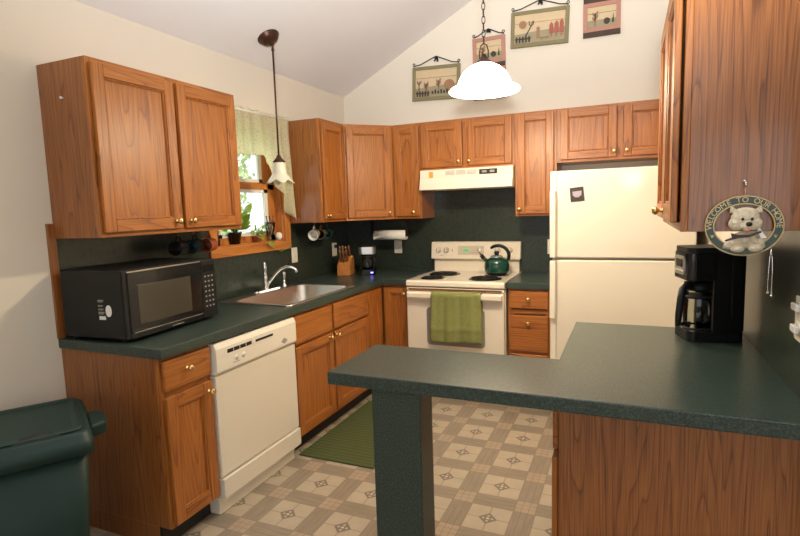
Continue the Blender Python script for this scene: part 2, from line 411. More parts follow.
struct(B().prism([(-.14, .14, cz(-.14)), (RIDGE, .14, zr), (6.3, .14, ze), (6.3, .14, ze+.15), (RIDGE, .14, zr+.15), (-.14, .14, cz(-.14)+.15)], (0, -7.14, 0)).obj('ceiling', 'ceil'))
# oak strip that ends the backsplash on the left wall
struct(B().box((0, -2.818, .914), (.012, -2.780, 1.444)).obj('trim_1', 'veneer', bevel=.002))

# window: casing, jambs, sashes, glass
w = struct(bpy.data.objects.new('window_1', None)); C.objects.link(w); w.location = (0, (WY0+WY1)/2, WZ0)
CW = .068
b = B(); b.box((0, WY0-CW, WZ0-.062), (.02, WY1+CW, WZ0), 1); b.box((0, WY0-CW, WZ1), (.02, WY1+CW, WZ1+CW), 1)
b.box((0, WY0-CW, WZ0), (.02, WY0, WZ1)); b.box((0, WY1, WZ0), (.02, WY1+CW, WZ1)); b.obj('window_casing', ['trimwood', 'trimwoody'], w, bevel=.003)
b = B(); b.box((-.14, WY0, WZ0), (0, WY1, WZ0+.012)); b.box((-.14, WY0, WZ1-.015), (0, WY1, WZ1)); b.box((-.14, WY0, WZ0), (0, WY0+.015, WZ1)); b.box((-.14, WY1-.015, WZ0), (0, WY1, WZ1)); b.obj('window_jamb', 'trimwood', w)
zm = 1.66
def sash(x0, x1, z0, z1, nm):
    b = B(); y0, y1 = WY0+.015, WY1-.015; k = .075
    b.box((x0, y0, z0), (x1, y1, z0+.045)); b.box((x0, y0, z1-.04), (x1, y1, z1)); b.box((x0, y0, z0), (x1, y0+k, z1)); b.box((x0, y1-k, z0), (x1, y1, z1))
    fr = b.obj(nm, 'trimwood', w, bevel=.002)
    b = B(); l = .04; ya, yb, za, zb = y0+k, y1-k, z0+.045, z1-.04; xm = (x0+x1)/2
    for q in (((xm-.009, ya, za), (xm+.009, ya+l, zb)), ((xm-.009, yb-l, za), (xm+.009, yb, zb)), ((xm-.009, ya, za), (xm+.009, yb, za+l*.6)), ((xm-.009, ya, zb-l*.6), (xm+.009, yb, zb))): b.box(*q)
    b.obj('white_glazing_bead', 'white', fr)
    B().box((xm-.002, ya+l, za+.01), (xm+.002, yb-l, zb-.01)).obj('pane', 'glass', fr)
sash(-.085, -.055, WZ0+.012, zm+.012, 'lower_sash'); sash(-.125, -.095, zm-.02, WZ1-.015, 'upper_sash')

# baseboard along the left wall up to the cabinets
struct(B().box((0, -7, 0), (.012, -2.82, .085)).obj('baseboard_left', 'white', bevel=.003))

# outdoors: lawn and trees
struct(B().box((-16, -12, -.72), (-.16, 14, -.6)).obj('ground', 'lawn'))
def tree(loc, h, rad, n, label):
    t = thing('tree', label, 'tree', loc, 0, 'trees outside the window')
    B().tube([(0, 0, 0), (.05, .03, h*.4), (-.03, .05, h*.8)], [.12, .09, .03]).obj('trunk', 'bark', t, local=True)
    b = B(); rnd = random.Random(int(h*100)+n)
    for i in range(n):
        d = Vector((rnd.gauss(0, 1), rnd.gauss(0, 1), rnd.gauss(0, 1))).normalized()*rnd.random()**.4
        c = Vector((d.x*rad, d.y*rad, h*.6+d.z*h*.48)); s = rnd.uniform(.05, .11)
        a = Vector((rnd.gauss(0, 1), rnd.gauss(0, 1), rnd.gauss(0, 1))).normalized(); p = a.orthogonal().normalized()
        q = [c-a*s, c+p*s*.5, c+a*s, c-p*s*.5]; b._f([b._v(x) for x in q])
    b.obj('foliage', 'treeleaf', t, local=True, fix=False)
tree((-4.6, 1.6, -.6), 4.6, 1.5, 9000, 'leafy green tree nearest the kitchen window outside')
tree((-7.6, 5.0, -.6), 5.4, 2.0, 8000, 'taller leafy tree farther off behind the window panes')
tree((-5.6, -2.0, -.6), 3.6, 1.4, 2400, 'low leafy tree outside, hidden mostly by the cabinet left of the window')

# ------------------------------------------------------------------ cabinets
def knob(parent, mtx, x, z, y):
    B(mtx).lathe([(.0105, 0), (.0105, .002), (.006, .004), (.005, .012), (.009, .016), (.0145, .021), (.0155, .026), (.012, .031), (0, .033)], (x, y, z), (0, -1, 0), 16).obj('knob', 'brass', parent, local=True)
def door(parent, mtx, x0, x1, z0, z1, yf, kn=None, name='door', sw=.055, th=.019):
    """frame-and-panel door; its back lies on y = yf, its face toward -y"""
    b = B(mtx); yb = yf-th
    b.box((x0, yf, z0), (x0+sw, yb, z1)); b.box((x1-sw, yf, z0), (x1, yb, z1))
    b.box((x0+sw, yf, z0), (x1-sw, yb, z0+sw), 1); b.box((x0+sw, yf, z1-sw), (x1-sw, yb, z1), 1)
    # moulded inner bead
    c = .008
    for a, e in (((x0+sw, z0+sw), (x0+sw+c, z1-sw)), ((x1-sw-c, z0+sw), (x1-sw, z1-sw)), ((x0+sw, z0+sw), (x1-sw, z0+sw+c)), ((x0+sw, z1-sw-c), (x1-sw, z1-sw))):
        b.box((a[0], yf, a[1]), (e[0], yb+.005, e[1]))
    d = b.obj(name, ['oak', 'oakx'], parent, local=True, bevel=.0035)
    B(mtx).box((x0+sw+.004, yf, z0+sw+.004), (x1-sw-.004, yb+.0145, z1-sw-.004)).obj('door_panel', 'oak', d, local=True)
    if kn: knob(d, mtx, kn[0], kn[1], yb)
    return d
def drawer(parent, mtx, x0, x1, z0, z1, yf, kn=None, th=.019):
    d = B(mtx).box((x0, yf, z0), (x1, yf-th, z1)).obj('drawer', 'oakx', parent, local=True, bevel=.005, seg=3)
    if kn: knob(d, mtx, kn[0], kn[1], yf-th)
    return d
def cabinet(name, label, loc, rz, wd, h, d, doors=(), drawers=(), toe=0, toe_d=.55, rails=(), stiles=(), gap=.003, hollow=None, group=None):
    """origin at back left bottom corner, front toward local -y"""
    t = thing(name, label, 'cabinet', loc, rz, group); I = Matrix()
    ff = .019
    b = B()
    if hollow is None: b.box((0, 0, toe), (wd, -d+ff, h))
    else:
        k = .016; b.box((0, 0, toe), (k, -d+ff, h)); b.box((wd-k, 0, toe), (wd, -d+ff, h)); b.box((k, 0, toe), (wd-k, -d+ff, toe+k)); b.box((k, 0, toe+k), (wd-k, -k, hollow)); b.box((k, -k, toe+k), (wd-k, -d+ff, toe+k+.002))
    if toe: b.box((0, 0, 0), (wd, -toe_d+.016, toe))
    b.obj('carcass', 'veneer', t, local=True, bevel=.001, seg=1)
    if toe: B().box((.002, -toe_d+.016, 0), (wd-.002, -toe_d, toe)).obj('toe_kick', 'blackmatt', t, local=True)
    b = B(); s = .032
    b.box((0, -d+ff, toe), (s, -d, h)); b.box((wd-s, -d+ff, toe), (wd, -d, h)); b.box((s, -d+ff, toe), (wd-s, -d, toe+s*.8), 1); b.box((s, -d+ff, h-s*.8), (wd-s, -d, h), 1)
    for z in rails: b.box((s, -d+ff, z-.016), (wd-s, -d, z+.016), 1)
    for x in stiles: b.box((x-.02, -d+ff, toe+s*.8), (x+.02, -d, h-s*.8))
    b.obj('face_frame', ['oak', 'oakx'], t, local=True, bevel=.0015, seg=1)
    for x0, x1, z0, z1, kx, kz in doors: door(t, I, x0, x1, z0, z1, -d-gap, (kx, kz) if kx is not None else None)
    for x0, x1, z0, z1, kx, kz in drawers: drawer(t, I, x0, x1, z0, z1, -d, (kx, kz) if kx is not None else None)
    return t
ZB, ZT, DU = 1.376, 2.143, .312
H = ZT-ZB
lo, hi = .022, H-.022
# upper cabinets on the left wall
tl = cabinet('wall_cabinet', 'wide oak wall cabinet with two tall doors above the black microwave', (.0005, -2.783, ZB), PI/2, .915, H, DU,
    doors=[(.012, .448, lo, hi, .412, .06), (.470, .892, lo, hi, .507, .06)], stiles=[.459])
tag_ = B().cyl((.157-.0, -2.783, 1.985), (.157, -2.793, 1.985), .004).lathe([(.0065, 0), (.0065, .003), (0, .004)], (.157, -2.792, 1.985), (0, -1, 0), 12).obj('push_pin', 'white')
tag(tag_, 'small white pin stuck in the end panel of the microwave cabinet', 'pin')
cabinet('wall_cabinet', 'narrow oak wall cabinet with one door right of the window curtain', (.0005, -.9576, ZB), PI/2, .3476, H, DU,
    doors=[(.012, .335, lo, hi, .040, .05)])
# diagonal corner cabinet
t = thing('wall_cabinet', 'oak corner wall cabinet set diagonally above the knife block', 'cabinet', (.2, -.2, ZB))
A0, A1 = Vector((DU, -.6095, 0)), Vector((.6095, -DU, 0))
B().prism([(.001, -.001, ZB), (.001, -.6095, ZB), (DU, -.6095, ZB), (.6095, -DU, ZB), (.6095, -.001, ZB)], (0, 0, H)).obj('carcass', 'veneer', t)
wdg = (A1-A0).length; Md = T(*(A0-Vector((.2, -.2, 0)))) @ RZ(PI/4)
b = B(Md); b.box((0, 0, 0), (.035, -.003, H)); b.box((wdg-.035, 0, 0), (wdg, -.003, H)); b.box((.035, 0, 0), (wdg-.035, -.003, .026), 1); b.box((.035, 0, H-.026), (wdg-.035, -.003, H), 1)
b.obj('face_frame', ['oak', 'oakx'], t, local=True)
door(t, Md, .022, wdg-.022, lo, hi, -.003, (wdg-.05, .055))
cabinet('wall_cabinet', 'slim oak wall cabinet with one door just left of the range hood', (.61, -.0005, ZB), 0, .2495, H, DU,
    doors=[(.02, .237, lo, hi, .19, .055)])
# short cabinet over the hood
cabinet('wall_cabinet', 'short two-door oak wall cabinet sitting on top of the range hood', (.86, -.0005, 1.759), 0, .7615, ZT-1.759, DU,
    doors=[(.010, .352, .020, ZT-1.759-.018, .330, .056), (.398, .742, .020, ZT-1.759-.018, .412, .056)], stiles=[.375])
cabinet('wall_cabinet', 'tall single-door oak wall cabinet between range hood and refrigerator', (1.622, -.0005, ZB), 0, .304, H, DU,
    doors=[(.02, .284, .018, hi+.01, .036, .055)])
cabinet('wall_cabinet', 'short two-door oak wall cabinet above the refrigerator', (1.9265, -.0005, 1.757), 0, .852, ZT-1.757, DU,
    doors=[(.024, .404, .020, ZT-1.757-.014, .388, .062), (.446, .828, .020, ZT-1.757-.014, .470, .062)], stiles=[.425])
# near right wall cabinet, faces the kitchen (-x)
cabinet('wall_cabinet', 'large oak wall cabinet at right with the round dog sign on its end panel', (XR-.0005, -1.82, 1.3725), -PI/2, .84, .767, XR-2.553,
    doors=[(.016, .408, .026, .745, .362, .056), (.430, .822, .026, .745, .470, .056)], stiles=[.419], gap=.007)

# base cabinets, left run
ZC, TH = .913, .044
HB = ZC-TH
cabinet('base_cabinet', 'oak base cabinet with drawer and door at the end of the counter, under the microwave', (.0005, -2.8035, 0), PI/2, .290, HB, .61, toe=.1,
    doors=[(.012, .276, .115, .692, .255, .645)], drawers=[(.012, .280, .718, .850, .14, .792)], rails=[.705])
cabinet('base_cabinet', 'wide oak sink base with two false drawer fronts and two doors', (.0005, -1.853, 0), PI/2, .978, HB, .61, toe=.1, hollow=.69,
    doors=[(.012, .438, .120, .662, .392, .64), (.466, .962, .120, .662, .482, .638)],
    drawers=[(.012, .438, .680, .850, None, None), (.466, .962, .680, .850, None, None)], rails=[.671], stiles=[.452])
t = thing('base_cabinet', 'oak corner base cabinet with a folding two-leaf door left of the range', 'cabinet', (.3, -.3, 0))
B().prism([(.0005, -.0005, .1), (.0005, -.8745, .1), (.591, -.8745, .1), (.591, -.591, .1), (.8505, -.591, .1), (.8505, -.0005, .1)], (0, 0, HB-.1)).prism([(.0005, -.0005, 0), (.0005, -.8745, 0), (.534, -.8745, 0), (.534, -.534, 0), (.8505, -.534, 0), (.8505, -.0005, 0)], (0, 0, .1)).obj('carcass', 'veneer', t)
B().box((.534, -.873, 0), (.55, -.534, .1)).box((.55, -.55, 0), (.850, -.534, .1)).obj('toe_kick', 'blackmatt', t)
b = B(); b.box((.591, -.8745, .1), (.61, -.85, HB)); b.box((.591, -.85, HB-.02), (.61, -.591, HB)); b.box((.591, -.85, .1), (.61, -.591, .12)); b.box((.61, -.61, HB-.02), (.830, -.591, HB)); b.box((.61, -.61, .1), (.830, -.591, .12)); b.box((.830, -.61, .1), (.8505, -.591, HB))
b.obj('face_frame', 'oak', t)
mt_ = T(-.3, .3, 0)
door(t, mt_ @ T(.591, -.856, 0) @ RZ(PI/2), 0, .222, .122, .848, -.012, None, sw=.05)
door(t, mt_ @ T(.634, -.591, 0), 0, .206, .122, .848, -.012, (.182, .80), sw=.05)
# narrow drawer base right of the range
cabinet('base_cabinet', 'narrow oak three-drawer base cabinet between range and refrigerator', (1.624, -.0005, 0), 0, .300, HB, .61, toe=.1,
    drawers=[(.016, .284, .726, .852, .147, .795), (.016, .284, .412, .676, .147, .622), (.016, .284, .118, .390, .147, .30)], rails=[.70, .40])
# peninsula base, doors face the kitchen, oak back panel faces the viewer
t = cabinet('base_cabinet', 'oak peninsula base cabinet with plain back panel under the green bar counter at right', (XR-.0005, -1.84, 0), -PI/2, .91, HB, XR-2.228, toe=.1, toe_d=XR-2.285,
    doors=[(.015, .44, .115, .672, .40, .63), (.47, .895, .115, .672, .51, .63)], drawers=[(.015, .44, .697, .845, .23, .775), (.47, .895, .697, .845, .68, .775)], rails=[.685], stiles=[.455])
B().box((.91, -.0, 0), (.922, -(XR-2.234), HB)).obj('back_panel', 'veneer', t, local=True)

# ------------------------------------------------------------------ counters, backsplash, post
SX0, SX1, SY0, SY1 = .065, .605, -1.848, -1.018
hole = [(SX0+.012, SY0+.012), (SX1-.012, SY0+.012), (SX1-.012, SY1-.012), (SX0+.012, SY1-.012)]
o = B().slab([(.0005, -.0005), (.0005, -2.815), (.645, -2.815), (.645, -.645), (.8505, -.645), (.8505, -.0005)], [hole], HB+.0005, ZC).obj('countertop', 'counter', bevel=.004, seg=3)
tag(o, 'L-shaped dark green laminate countertop holding the sink and microwave', 'countertop')
o = B().box((1.6145, -.0005, HB+.0005), (1.932, -.645, ZC)).obj('countertop', 'counter', bevel=.004, seg=3)
tag(o, 'small dark green laminate countertop between range and refrigerator', 'countertop')
XA, YF, YB, XC, YCB = 1.4708, -2.858, -2.4706, 2.1972, -1.8307
o = B().slab([(XA, YF), (XR-.0005, YF), (XR-.0005, YCB), (XC, YCB), (XC, YB), (XA, YB)], [], HB+.0005, ZC).obj('countertop', 'counter', bevel=.004, seg=3)
tag(o, 'big green speckled peninsula countertop with a narrow bar arm in the foreground', 'countertop')
o = B().box((1.636, -2.85, 0), (1.809, -2.736, HB)).obj('support_post', 'counter', bevel=.003)
tag(o, 'square green laminate post carrying the bar arm', 'post')
b = B(); zs = ZC+.0005
b.box((.0005, -2.7795, zs), (.006, WY0-CW-.001, 1.43)); b.box((.0005, WY0-CW-.001, zs), (.006, WY1+CW+.001, WZ0-.063)); b.box((.0005, WY1+CW+.001, zs), (.006, -.0065, ZB-.0005))
tag(b.obj('backsplash', 'splash'), 'dark green laminate backsplash on the window wall behind sink and microwave', 'backsplash')
b = B(); b.box((.007, -.006, zs), (.8595, -.0005, ZB-.0005)); b.box((.8595, -.006, zs), (1.6225, -.0005, 1.757)); b.box((1.6225, -.006, zs), (1.935, -.0005, ZB-.0005))
tag(b.obj('backsplash', 'splash'), 'dark green laminate backsplash behind the range and range hood', 'backsplash')
tag(B().box((XR-.006, -2.855, zs), (XR-.0005, -1.8307, 1.372)).obj('backsplash', 'splash'), 'dark green laminate backsplash behind the large black coffee maker', 'backsplash')

# ------------------------------------------------------------------ sink and faucet
def bowl():
    b = B(); ox = rounded(SX0, SY0, SX1, SY1, .03, 4)
    top = rounded(SX0+.085, SY0+.035, SX1-.03, SY1-.035, .065, 4); bot = rounded(SX0+.1, SY0+.05, SX1-.045, SY1-.05, .055, 4)
    loops = [(ox, ZC+.0006), (ox, ZC+.005), ([(x+.006*(1 if x < .33 else -1), y+.006*(1 if y < -1.43 else -1)) for x, y in ox], ZC+.007), ([(x+.004*(-1 if x < .33 else 1), y+.004*(-1 if y < -1.43 else 1)) for x, y in top], ZC+.005), (top, ZC+.002), (bot, ZC-.155), ([(.35+(x-.35)*.8, -1.433+(y+1.433)*.8) for x, y in bot], ZC-.17)]
    R = [[b._v((x, y, z)) for x, y in lp] for lp, z in loops]; n = len(ox)
    for A, D in zip(R, R[1:]):
        for k in range(n): l = (k+1) % n; b._f([A[k], A[l], D[l], D[k]], 0, True)
    b._f(R[-1])
    return b
t = thing('kitchen_sink', 'single-bowl stainless steel sink set in the green counter', 'sink', (.33, -1.43, ZC))
bowl().obj('sink_bowl', 'steel', t)
B().lathe([(.042, 0), (.042, .003), (.03, .003), (.026, .001)], (.35, -1.43, ZC-.170), seg=20).obj('drain', 'chrome', t)
t = thing('faucet', 'chrome kitchen faucet with lever handle and curved spout behind the sink', 'faucet', (.105, -1.41, ZC+.007))
B().slab(rounded(.078, -1.55, .132, -1.27, .026), [], ZC+.007, ZC+.022).obj('base_plate', 'chrome', t, bevel=.005)
zq = ZC+.021
B().lathe([(.024, 0), (.022, .02), (.016, .03), (.014, .06), (.018, .085), (.013, .1), (.012, .13), (.017, .15), (.012, .165), (.013, .178), (.011, .186), (0, .19)], (.1, -1.41, zq)).obj('handle_column', 'chrome', t)
sp = [(.105, -1.40, zq+.02), (.13, -1.39, zq+.06), (.16, -1.375, zq+.10), (.195, -1.36, zq+.135), (.235, -1.345, zq+.152), (.27, -1.33, zq+.148), (.295, -1.32, zq+.13), (.302, -1.317, zq+.112)]
B().tube(sp, [.012, .010, .009, .009, .009, .009, .010, .011], 14).obj('spout', 'chrome', t)
t = thing('spray_nozzle', 'small chrome side sprayer standing right of the faucet', 'sprayer', (.1, -1.195, ZC+.0075))
B().lathe([(.022, 0), (.02, .01), (.013, .018), (.012, .035)], (.1, -1.195, ZC+.0075)).obj('holder', 'chrome', t)
B().lathe([(.011, .03), (.010, .055), (.014, .07), (.015, .085), (.018, .095), (.016, .107), (0, .11)], (.1, -1.195, ZC+.0075)).obj('spray_head', 'chrome', t)

# ------------------------------------------------------------------ dishwasher
t = thing('dishwasher', 'almond built-in dishwasher under the counter left of the sink base', 'dishwasher', (.3, -2.185, 0))
y0, y1 = -2.509, -1.861
B().box((.02, y0+.005, .02), (.60, y1-.005, .862)).obj('tub', 'greyplastic', t)
cp = B().prism([(.60, y0, .704), (.642, y0, .704), (.652, y0, .72), (.652, y0, .83), (.64, y0, .856), (.60, y0, .856)], (0, y1-y0, 0)).obj('control_panel', 'almondlight', t, bevel=.004)
for k in range(4): B().box((.650, y0+.075+k*.046, .797), (.6535, y0+.115+k*.046, .815)).obj('button', 'dark', cp)
B().box((.650, y0+.285, .80), (.6535, y0+.43, .812)).obj('vent_slot', 'dark', cp)
B().box((.650, y0+.262, .794), (.656, y0+.278, .818)).obj('latch', 'almondlight', cp, bevel=.002)
for k in (0, 1): B().lathe([(.014, 0), (.013, .001), (.013, .0025), (0, .0025)], (.652, y0+.135+k*.052, .762), (1, 0, 0), 18).obj('cycle_icon', 'plate', cp)
B().box((.651, y0+.11, .738), (.6526, y0+.16, .742)).obj('brand_mark', 'greyplastic', cp)
B().prism([(.652, y0+.50, .745), (.652, y0+.53, .729), (.652, y0+.56, .745), (.652, y0+.53, .763)], (.0012, 0, 0)).obj('emblem', 'greyplastic', cp)
B().box((.60, y0, .196), (.638, y1, .700)).obj('door', 'almond', t, bevel=.005, seg=3)
B().box((.60, y0, .088), (.648, y1, .190)).obj('access_panel', 'almond', t, bevel=.005)
B().box((.50, y0-.0, 0), (.606, y1-.02, .084)).obj('toe_panel', 'almondlight', t, bevel=.003)

# ------------------------------------------------------------------ range
RX0, RX1 = .853, 1.612; YR = -.682
t = thing('kitchen_range', 'white freestanding electric range with a green towel on its oven door', 'range', (1.241, -.35, 0))
B().box((RX0, -.03, .075), (RX1, -.64, .865)).obj('body', 'bisque', t, bevel=.003)
B().box((RX0+.01, -.06, 0), (RX1-.01, -.62, .075)).obj('toe_kick', 'blackmatt', t)
ct = B().prism([(RX0, -.03, .866), (RX0, YR+.012, .866), (RX0, YR, .875), (RX0, YR, .903), (RX0, YR+.014, .915), (RX0, -.03, .915)], (RX1-RX0, 0, 0)).obj('cooktop', 'bisque', t, bevel=.003)
for cx, cy, r in ((1.02, -.53, .078), (1.038, -.285, .108), (1.43, -.505, .106), (1.462, -.262, .078)):
    bn = B().lathe([(r+.018, 0), (r+.02, .003), (r+.012, .005), (r, .001), (r*.5, 0), (0, 0)], (cx, cy, .9151), seg=32, cap=False).obj('drip_pan', 'blackgloss', t)
    pts = []
    for k in range(96):
        a = k/95; q = .018+(r-.018)*a; pts.append((cx+q*math.cos(a*4.5*2*PI), cy+q*math.sin(a*4.5*2*PI), .9235))
    B().tube(pts, .0042, 6).obj('coil', 'iron', bn)
# backguard: recessed splash and overhanging control panel
B().box((RX0+.012, -.0105, .90), (RX1-.012, -.055, 1.03)).obj('splash_panel', 'bisque', t, bevel=.004)
bg_ = B().prism([(RX0-.004, -.0105, 1.022), (RX0-.004, -.094, 1.022), (RX0-.004, -.076, 1.156), (RX0-.004, -.06, 1.166), (RX0-.004, -.0105, 1.166)], (RX1-RX0+.008, 0, 0)).obj('backguard', 'bisque', t, bevel=.006, seg=3)
Mg = T(RX0, -.0945, 1.022) @ RX(-math.atan2(.018, .134))
for kx in (.062, .132, .432, .575, .675):
    kb = B(Mg).lathe([(.026, 0), (.025, .003), (.019, .005), (.018, .018), (.015, .02), (0, .02)], (kx, 0, .075), (0, -1, 0), 20).obj('control_knob', 'panelgrey', bg_)
    B(Mg).box((kx-.004, -.018, .055), (kx+.004, -.027, .095)).obj('grip', 'plate', kb, bevel=.002)
B(Mg).box((.236, 0, .036), (.462, -.002, .112)).obj('display_panel', 'panelgrey', bg_, bevel=.002)
B(Mg).box((.285, -.001, .064), (.328, -.004, .084)).obj('clock_display', 'greenled', bg_)
for k in range(5): B(Mg).box((.345+k*.012, -.001, .05), (.353+k*.012, -.0035, .056)).obj('button', 'greyplastic', bg_)
B(Mg).box((.182, 0, .06), (.190, -.002, .085)).obj('indicator', 'greyplastic', bg_)
B(Mg).box((.075, 0, .028), (.105, -.0012, .032)).obj('brand_mark', 'greyplastic', bg_)
# oven door, handle, drawer
od = B().box((RX0+.004, -.642, .285), (RX1-.004, YR, .832)).obj('oven_door', 'bisque', t, bevel=.006, seg=3)
def rr(x0, x1, z0, z1, r, y, n=4): return [(x, y, z) for x, z in rounded(x0, z0, x1, z1, r, n)]
B().prism(rr(1.018, 1.468, .425, .715, .03, YR+.001), (0, -.004, 0)).obj('oven_window', 'ovenglass', od)
B().box((RX0+.004, -.642, .838), (RX1-.004, YR+.006, .862)).obj('vent_strip', 'bisque', t, bevel=.002)
B().box((RX0+.02, YR+.007, .843), (RX1-.02, YR+.002, .856)).obj('vent_slot', 'darkwood', t)
B().box((RX0+.002, -.60, .8622), (RX1-.002, YR+.007, .8658)).obj('top_gap', 'dark', t)
hd = B().box((RX0+.022, -.706, .786), (RX1-.010, -.734, .832))
for x in (RX0+.03, RX1-.03): hd.box((x-.018, YR-.0, .795), (x+.018, -.71, .831))
hd.obj('handle', 'bisque', od, bevel=.012, seg=4)
B().box((RX0+.004, -.642, .08), (RX1-.004, YR+.006, .277)).obj('storage_drawer', 'bisque', t, bevel=.006)
# towel over the handle
def tw(u, v):
    x = 1.078+.378*u; s = v*.55; r = .021; zc_, yc = .818, -.722
    rip = .004*math.sin(u*17+1)*min(1, v*1.5)+.002*math.sin(u*41)
    if s < .12: return (x, yc+r+.003+rip*.3, zc_-.12+s)
    if s < .12+PI*r:
        a = (s-.12)/r; return (x, yc+r*math.cos(a)+.003*math.cos(a), zc_+r*math.sin(a)+.003*math.sin(a))
    d = s-.12-PI*r; return (x+(u-.5)*.02*d/.36, yc-r-.005-rip-.004*math.sin(v*9)-(.004 if .245 < d < .275 else 0), zc_-d*(.348/(.55-.12-PI*r))-.006*math.sin(u*6)*v)
tag(B().grid(tw, 40, 48).obj('dish_towel', 'towel', solid=.005), 'olive green terry towel draped over the oven door handle', 'towel')
# hood
t = thing('range_hood', 'white under-cabinet range hood over the range with an orange sticker', 'range hood', (1.241, -.2, 1.6))
HX0, HX1 = .876, 1.617
b = B(); prof = [(-.007, 1.757), (-.375, 1.757), (-.383, 1.69), (-.395, 1.652), (-.405, 1.602)]
inn = [(-.393, 1.602), (-.38, 1.64), (-.03, 1.64), (-.03, 1.602), (-.007, 1.602)]
b.prism([(HX0, y, z) for y, z in prof+inn], (HX1-HX0, 0, 0))
hb = b.obj('shell', 'bisque', t, bevel=.002)
B().box((HX0, -.385, 1.6025), (HX0+.003, -.01, 1.641)).box((HX1-.003, -.385, 1.6025), (HX1, -.01, 1.641)).obj('end_cap', 'bisque', t)
B().box((HX0+.18, -.37, 1.634), (HX1-.18, -.08, 1.6395)).obj('grease_filter', 'greyplastic', t)
hy = lambda z: -.375-.01*(1.757-z)/.067
for g in range(3):
    gr = B()
    for k in range(4): z = 1.712+k*.009; gr.box((1.09+g*.088, hy(z)+.003, z), (1.165+g*.088, hy(z)-.001, z+.004))
    gr.obj('vent_grille', 'greyplastic', t)
sp_ = B().box((1.362, -.375, 1.705), (1.50, -.3845, 1.742)).obj('switch_panel', 'dark', t)
for k in range(2): B().box((1.385+k*.06, -.384, 1.715), (1.42+k*.06, -.3875, 1.732)).obj('rocker_switch', 'greyplastic', sp_)
B().box((.955, -.380, 1.695), (.988, -.3852, 1.742)).obj('orange_sticker', 'orange_sticker', t)

# ------------------------------------------------------------------ refrigerator
FX0, FX1 = 1.948, 2.79
t = thing('refrigerator', 'almond top-freezer refrigerator standing in the back right corner', 'refrigerator', (2.37, -.4, 0))
B().box((FX0+.003, -.03, .03), (FX1, -.72, 1.668)).box((FX0+.04, -.08, 0), (FX1-.04, -.68, .03)).obj('cabinet_body', 'almond', t, bevel=.006)
for nm, z0, z1, h0, h1 in (('freezer_door', 1.108, 1.672, 1.112, 1.545), ('fresh_food_door', .09, 1.094, .706, 1.09)):
    d = B().box((FX0, -.722, z0), (FX1, -.79, z1)).obj(nm, 'almond', t, bevel=.010, seg=4)
    hh = B().prism([(FX0-.004, -.785, h0), (FX0-.004, -.826, h0), (FX0+.030, -.826, h0), (FX0+.038, -.785, h0)], (0, 0, h1-h0)).obj('handle', 'almondlight', d, bevel=.004)
    B().prism([(FX0-.003, -.787, z0+.003), (FX0-.003, -.800, z0+.003), (FX0+.032, -.800, z0+.003), (FX0+.038, -.787, z0+.003)], (0, 0, z1-z0-.006)).obj('edge_trim', 'almondlight', d)
B().box((FX0+.02, -.70, .02), (FX1-.02, -.75, .08)).obj('kick_grille', 'greyplastic', t)
t = thing('fridge_magnet', 'small dark square magnet stuck on the freezer door', 'magnet', (2.109, -.7905, 1.518))
Mm = Matrix.Rotation(math.radians(-5), 4, 'Y')
B(Mm).box((-.042, 0, -.045), (.042, -.004, .045)).obj('plate', 'magnet', t, local=True)
B(Mm).prism([(-.026, -.004, .02), (.03, -.004, .02), (.026, -.004, -.008), (.008, -.004, -.02), (-.012, -.004, -.018), (-.026, -.004, -.004)], (0, -.0012, 0)).obj('printed_emblem', 'violet', t, local=True)

# ------------------------------------------------------------------ microwave
t = thing('microwave_oven', 'black countertop microwave on the left end of the counter', 'microwave', (.048, -2.808, ZC), math.radians(4))
z0, z1, dp, wd = .016, .320, .362, .580
bd = B().box((0, 0, z0), (dp, wd, z1)).obj('case', 'black', t, local=True, bevel=.006)
for x, y in ((.03, .03), (dp-.04, .03), (.03, wd-.03), (dp-.04, wd-.03)): B().cyl((x, y, 0), (x, y, z0+.002), .014).obj('foot', 'dark', t, local=True)
dr = B().box((dp+.001, 0, z0), (dp+.032, wd*.805, z1-.002)).obj('door', 'blackgloss', t, local=True, bevel=.006)
B().box((dp+.030, .055, .075), (dp+.0335, wd*.66, .25)).obj('door_window', plain('smoked_window', (.05, .043, .03), .22), dr, local=True, bevel=.001)
B().box((dp+.030, .02, .043), (dp+.034, wd*.79, .047)).obj('chrome_line', 'steel', dr, local=True)
B().box((dp+.024, .004, z1-.009), (dp+.0335, wd*.795, z1-.003)).obj('top_edge', 'steel', dr, local=True)
B().box((dp+.031, wd*.42, .026), (dp+.0328, wd*.55, .031)).obj('brand_mark', 'steel', dr, local=True)
pn = B().box((dp+.001, wd*.808, z0), (dp+.030, wd, z1-.002)).obj('control_panel', 'black', t, local=True, bevel=.006)
B().box((dp+.029, wd*.83, .255), (dp+.031, wd*.97, .29)).obj('clock_display', 'blackgloss', pn, local=True)
for r in range(7):
    for c in range(3):
        y = wd*(.842+c*.045); z = .232-r*.026
        B().box((dp+.0295, y, z-.004), (dp+.0312, y+.011, z+.004)).obj('key', 'greyplastic', pn, local=True)
st = B()
for k, (z, wdt, hh_) in enumerate(((.186, .034, .009), (.164, .03, .006), (.148, .032, .006), (.132, .034, .010))): st.box((dp-.145, -.0002, z), (dp-.145+wdt, -.0012, z+hh_*.55)); st.box((dp-.145, -.0002, z-hh_*.6), (dp-.145+wdt*.85, -.0012, z-hh_*.2))
st.obj('printed_notice', 'greyplastic', t, local=True)
B().box((dp-.142, -.0002, .102), (dp-.105, -.0014, .118)).obj('white_sticker', 'ceramic', t, local=True)
B().prism([(dp-.085+.017*math.cos(k*PI/12), -.0002, .142+.026*math.sin(k*PI/12)) for k in range(24)], (0, -.0014, 0)).obj('oval_sticker', 'ceramic', t, local=True)
vt = B()
for k in range(8): vt.box((dp-.26, -.0005, .045+k*.008), (dp-.09, .001, .048+k*.008))
vt.obj('side_vent', 'dark', t, local=True)

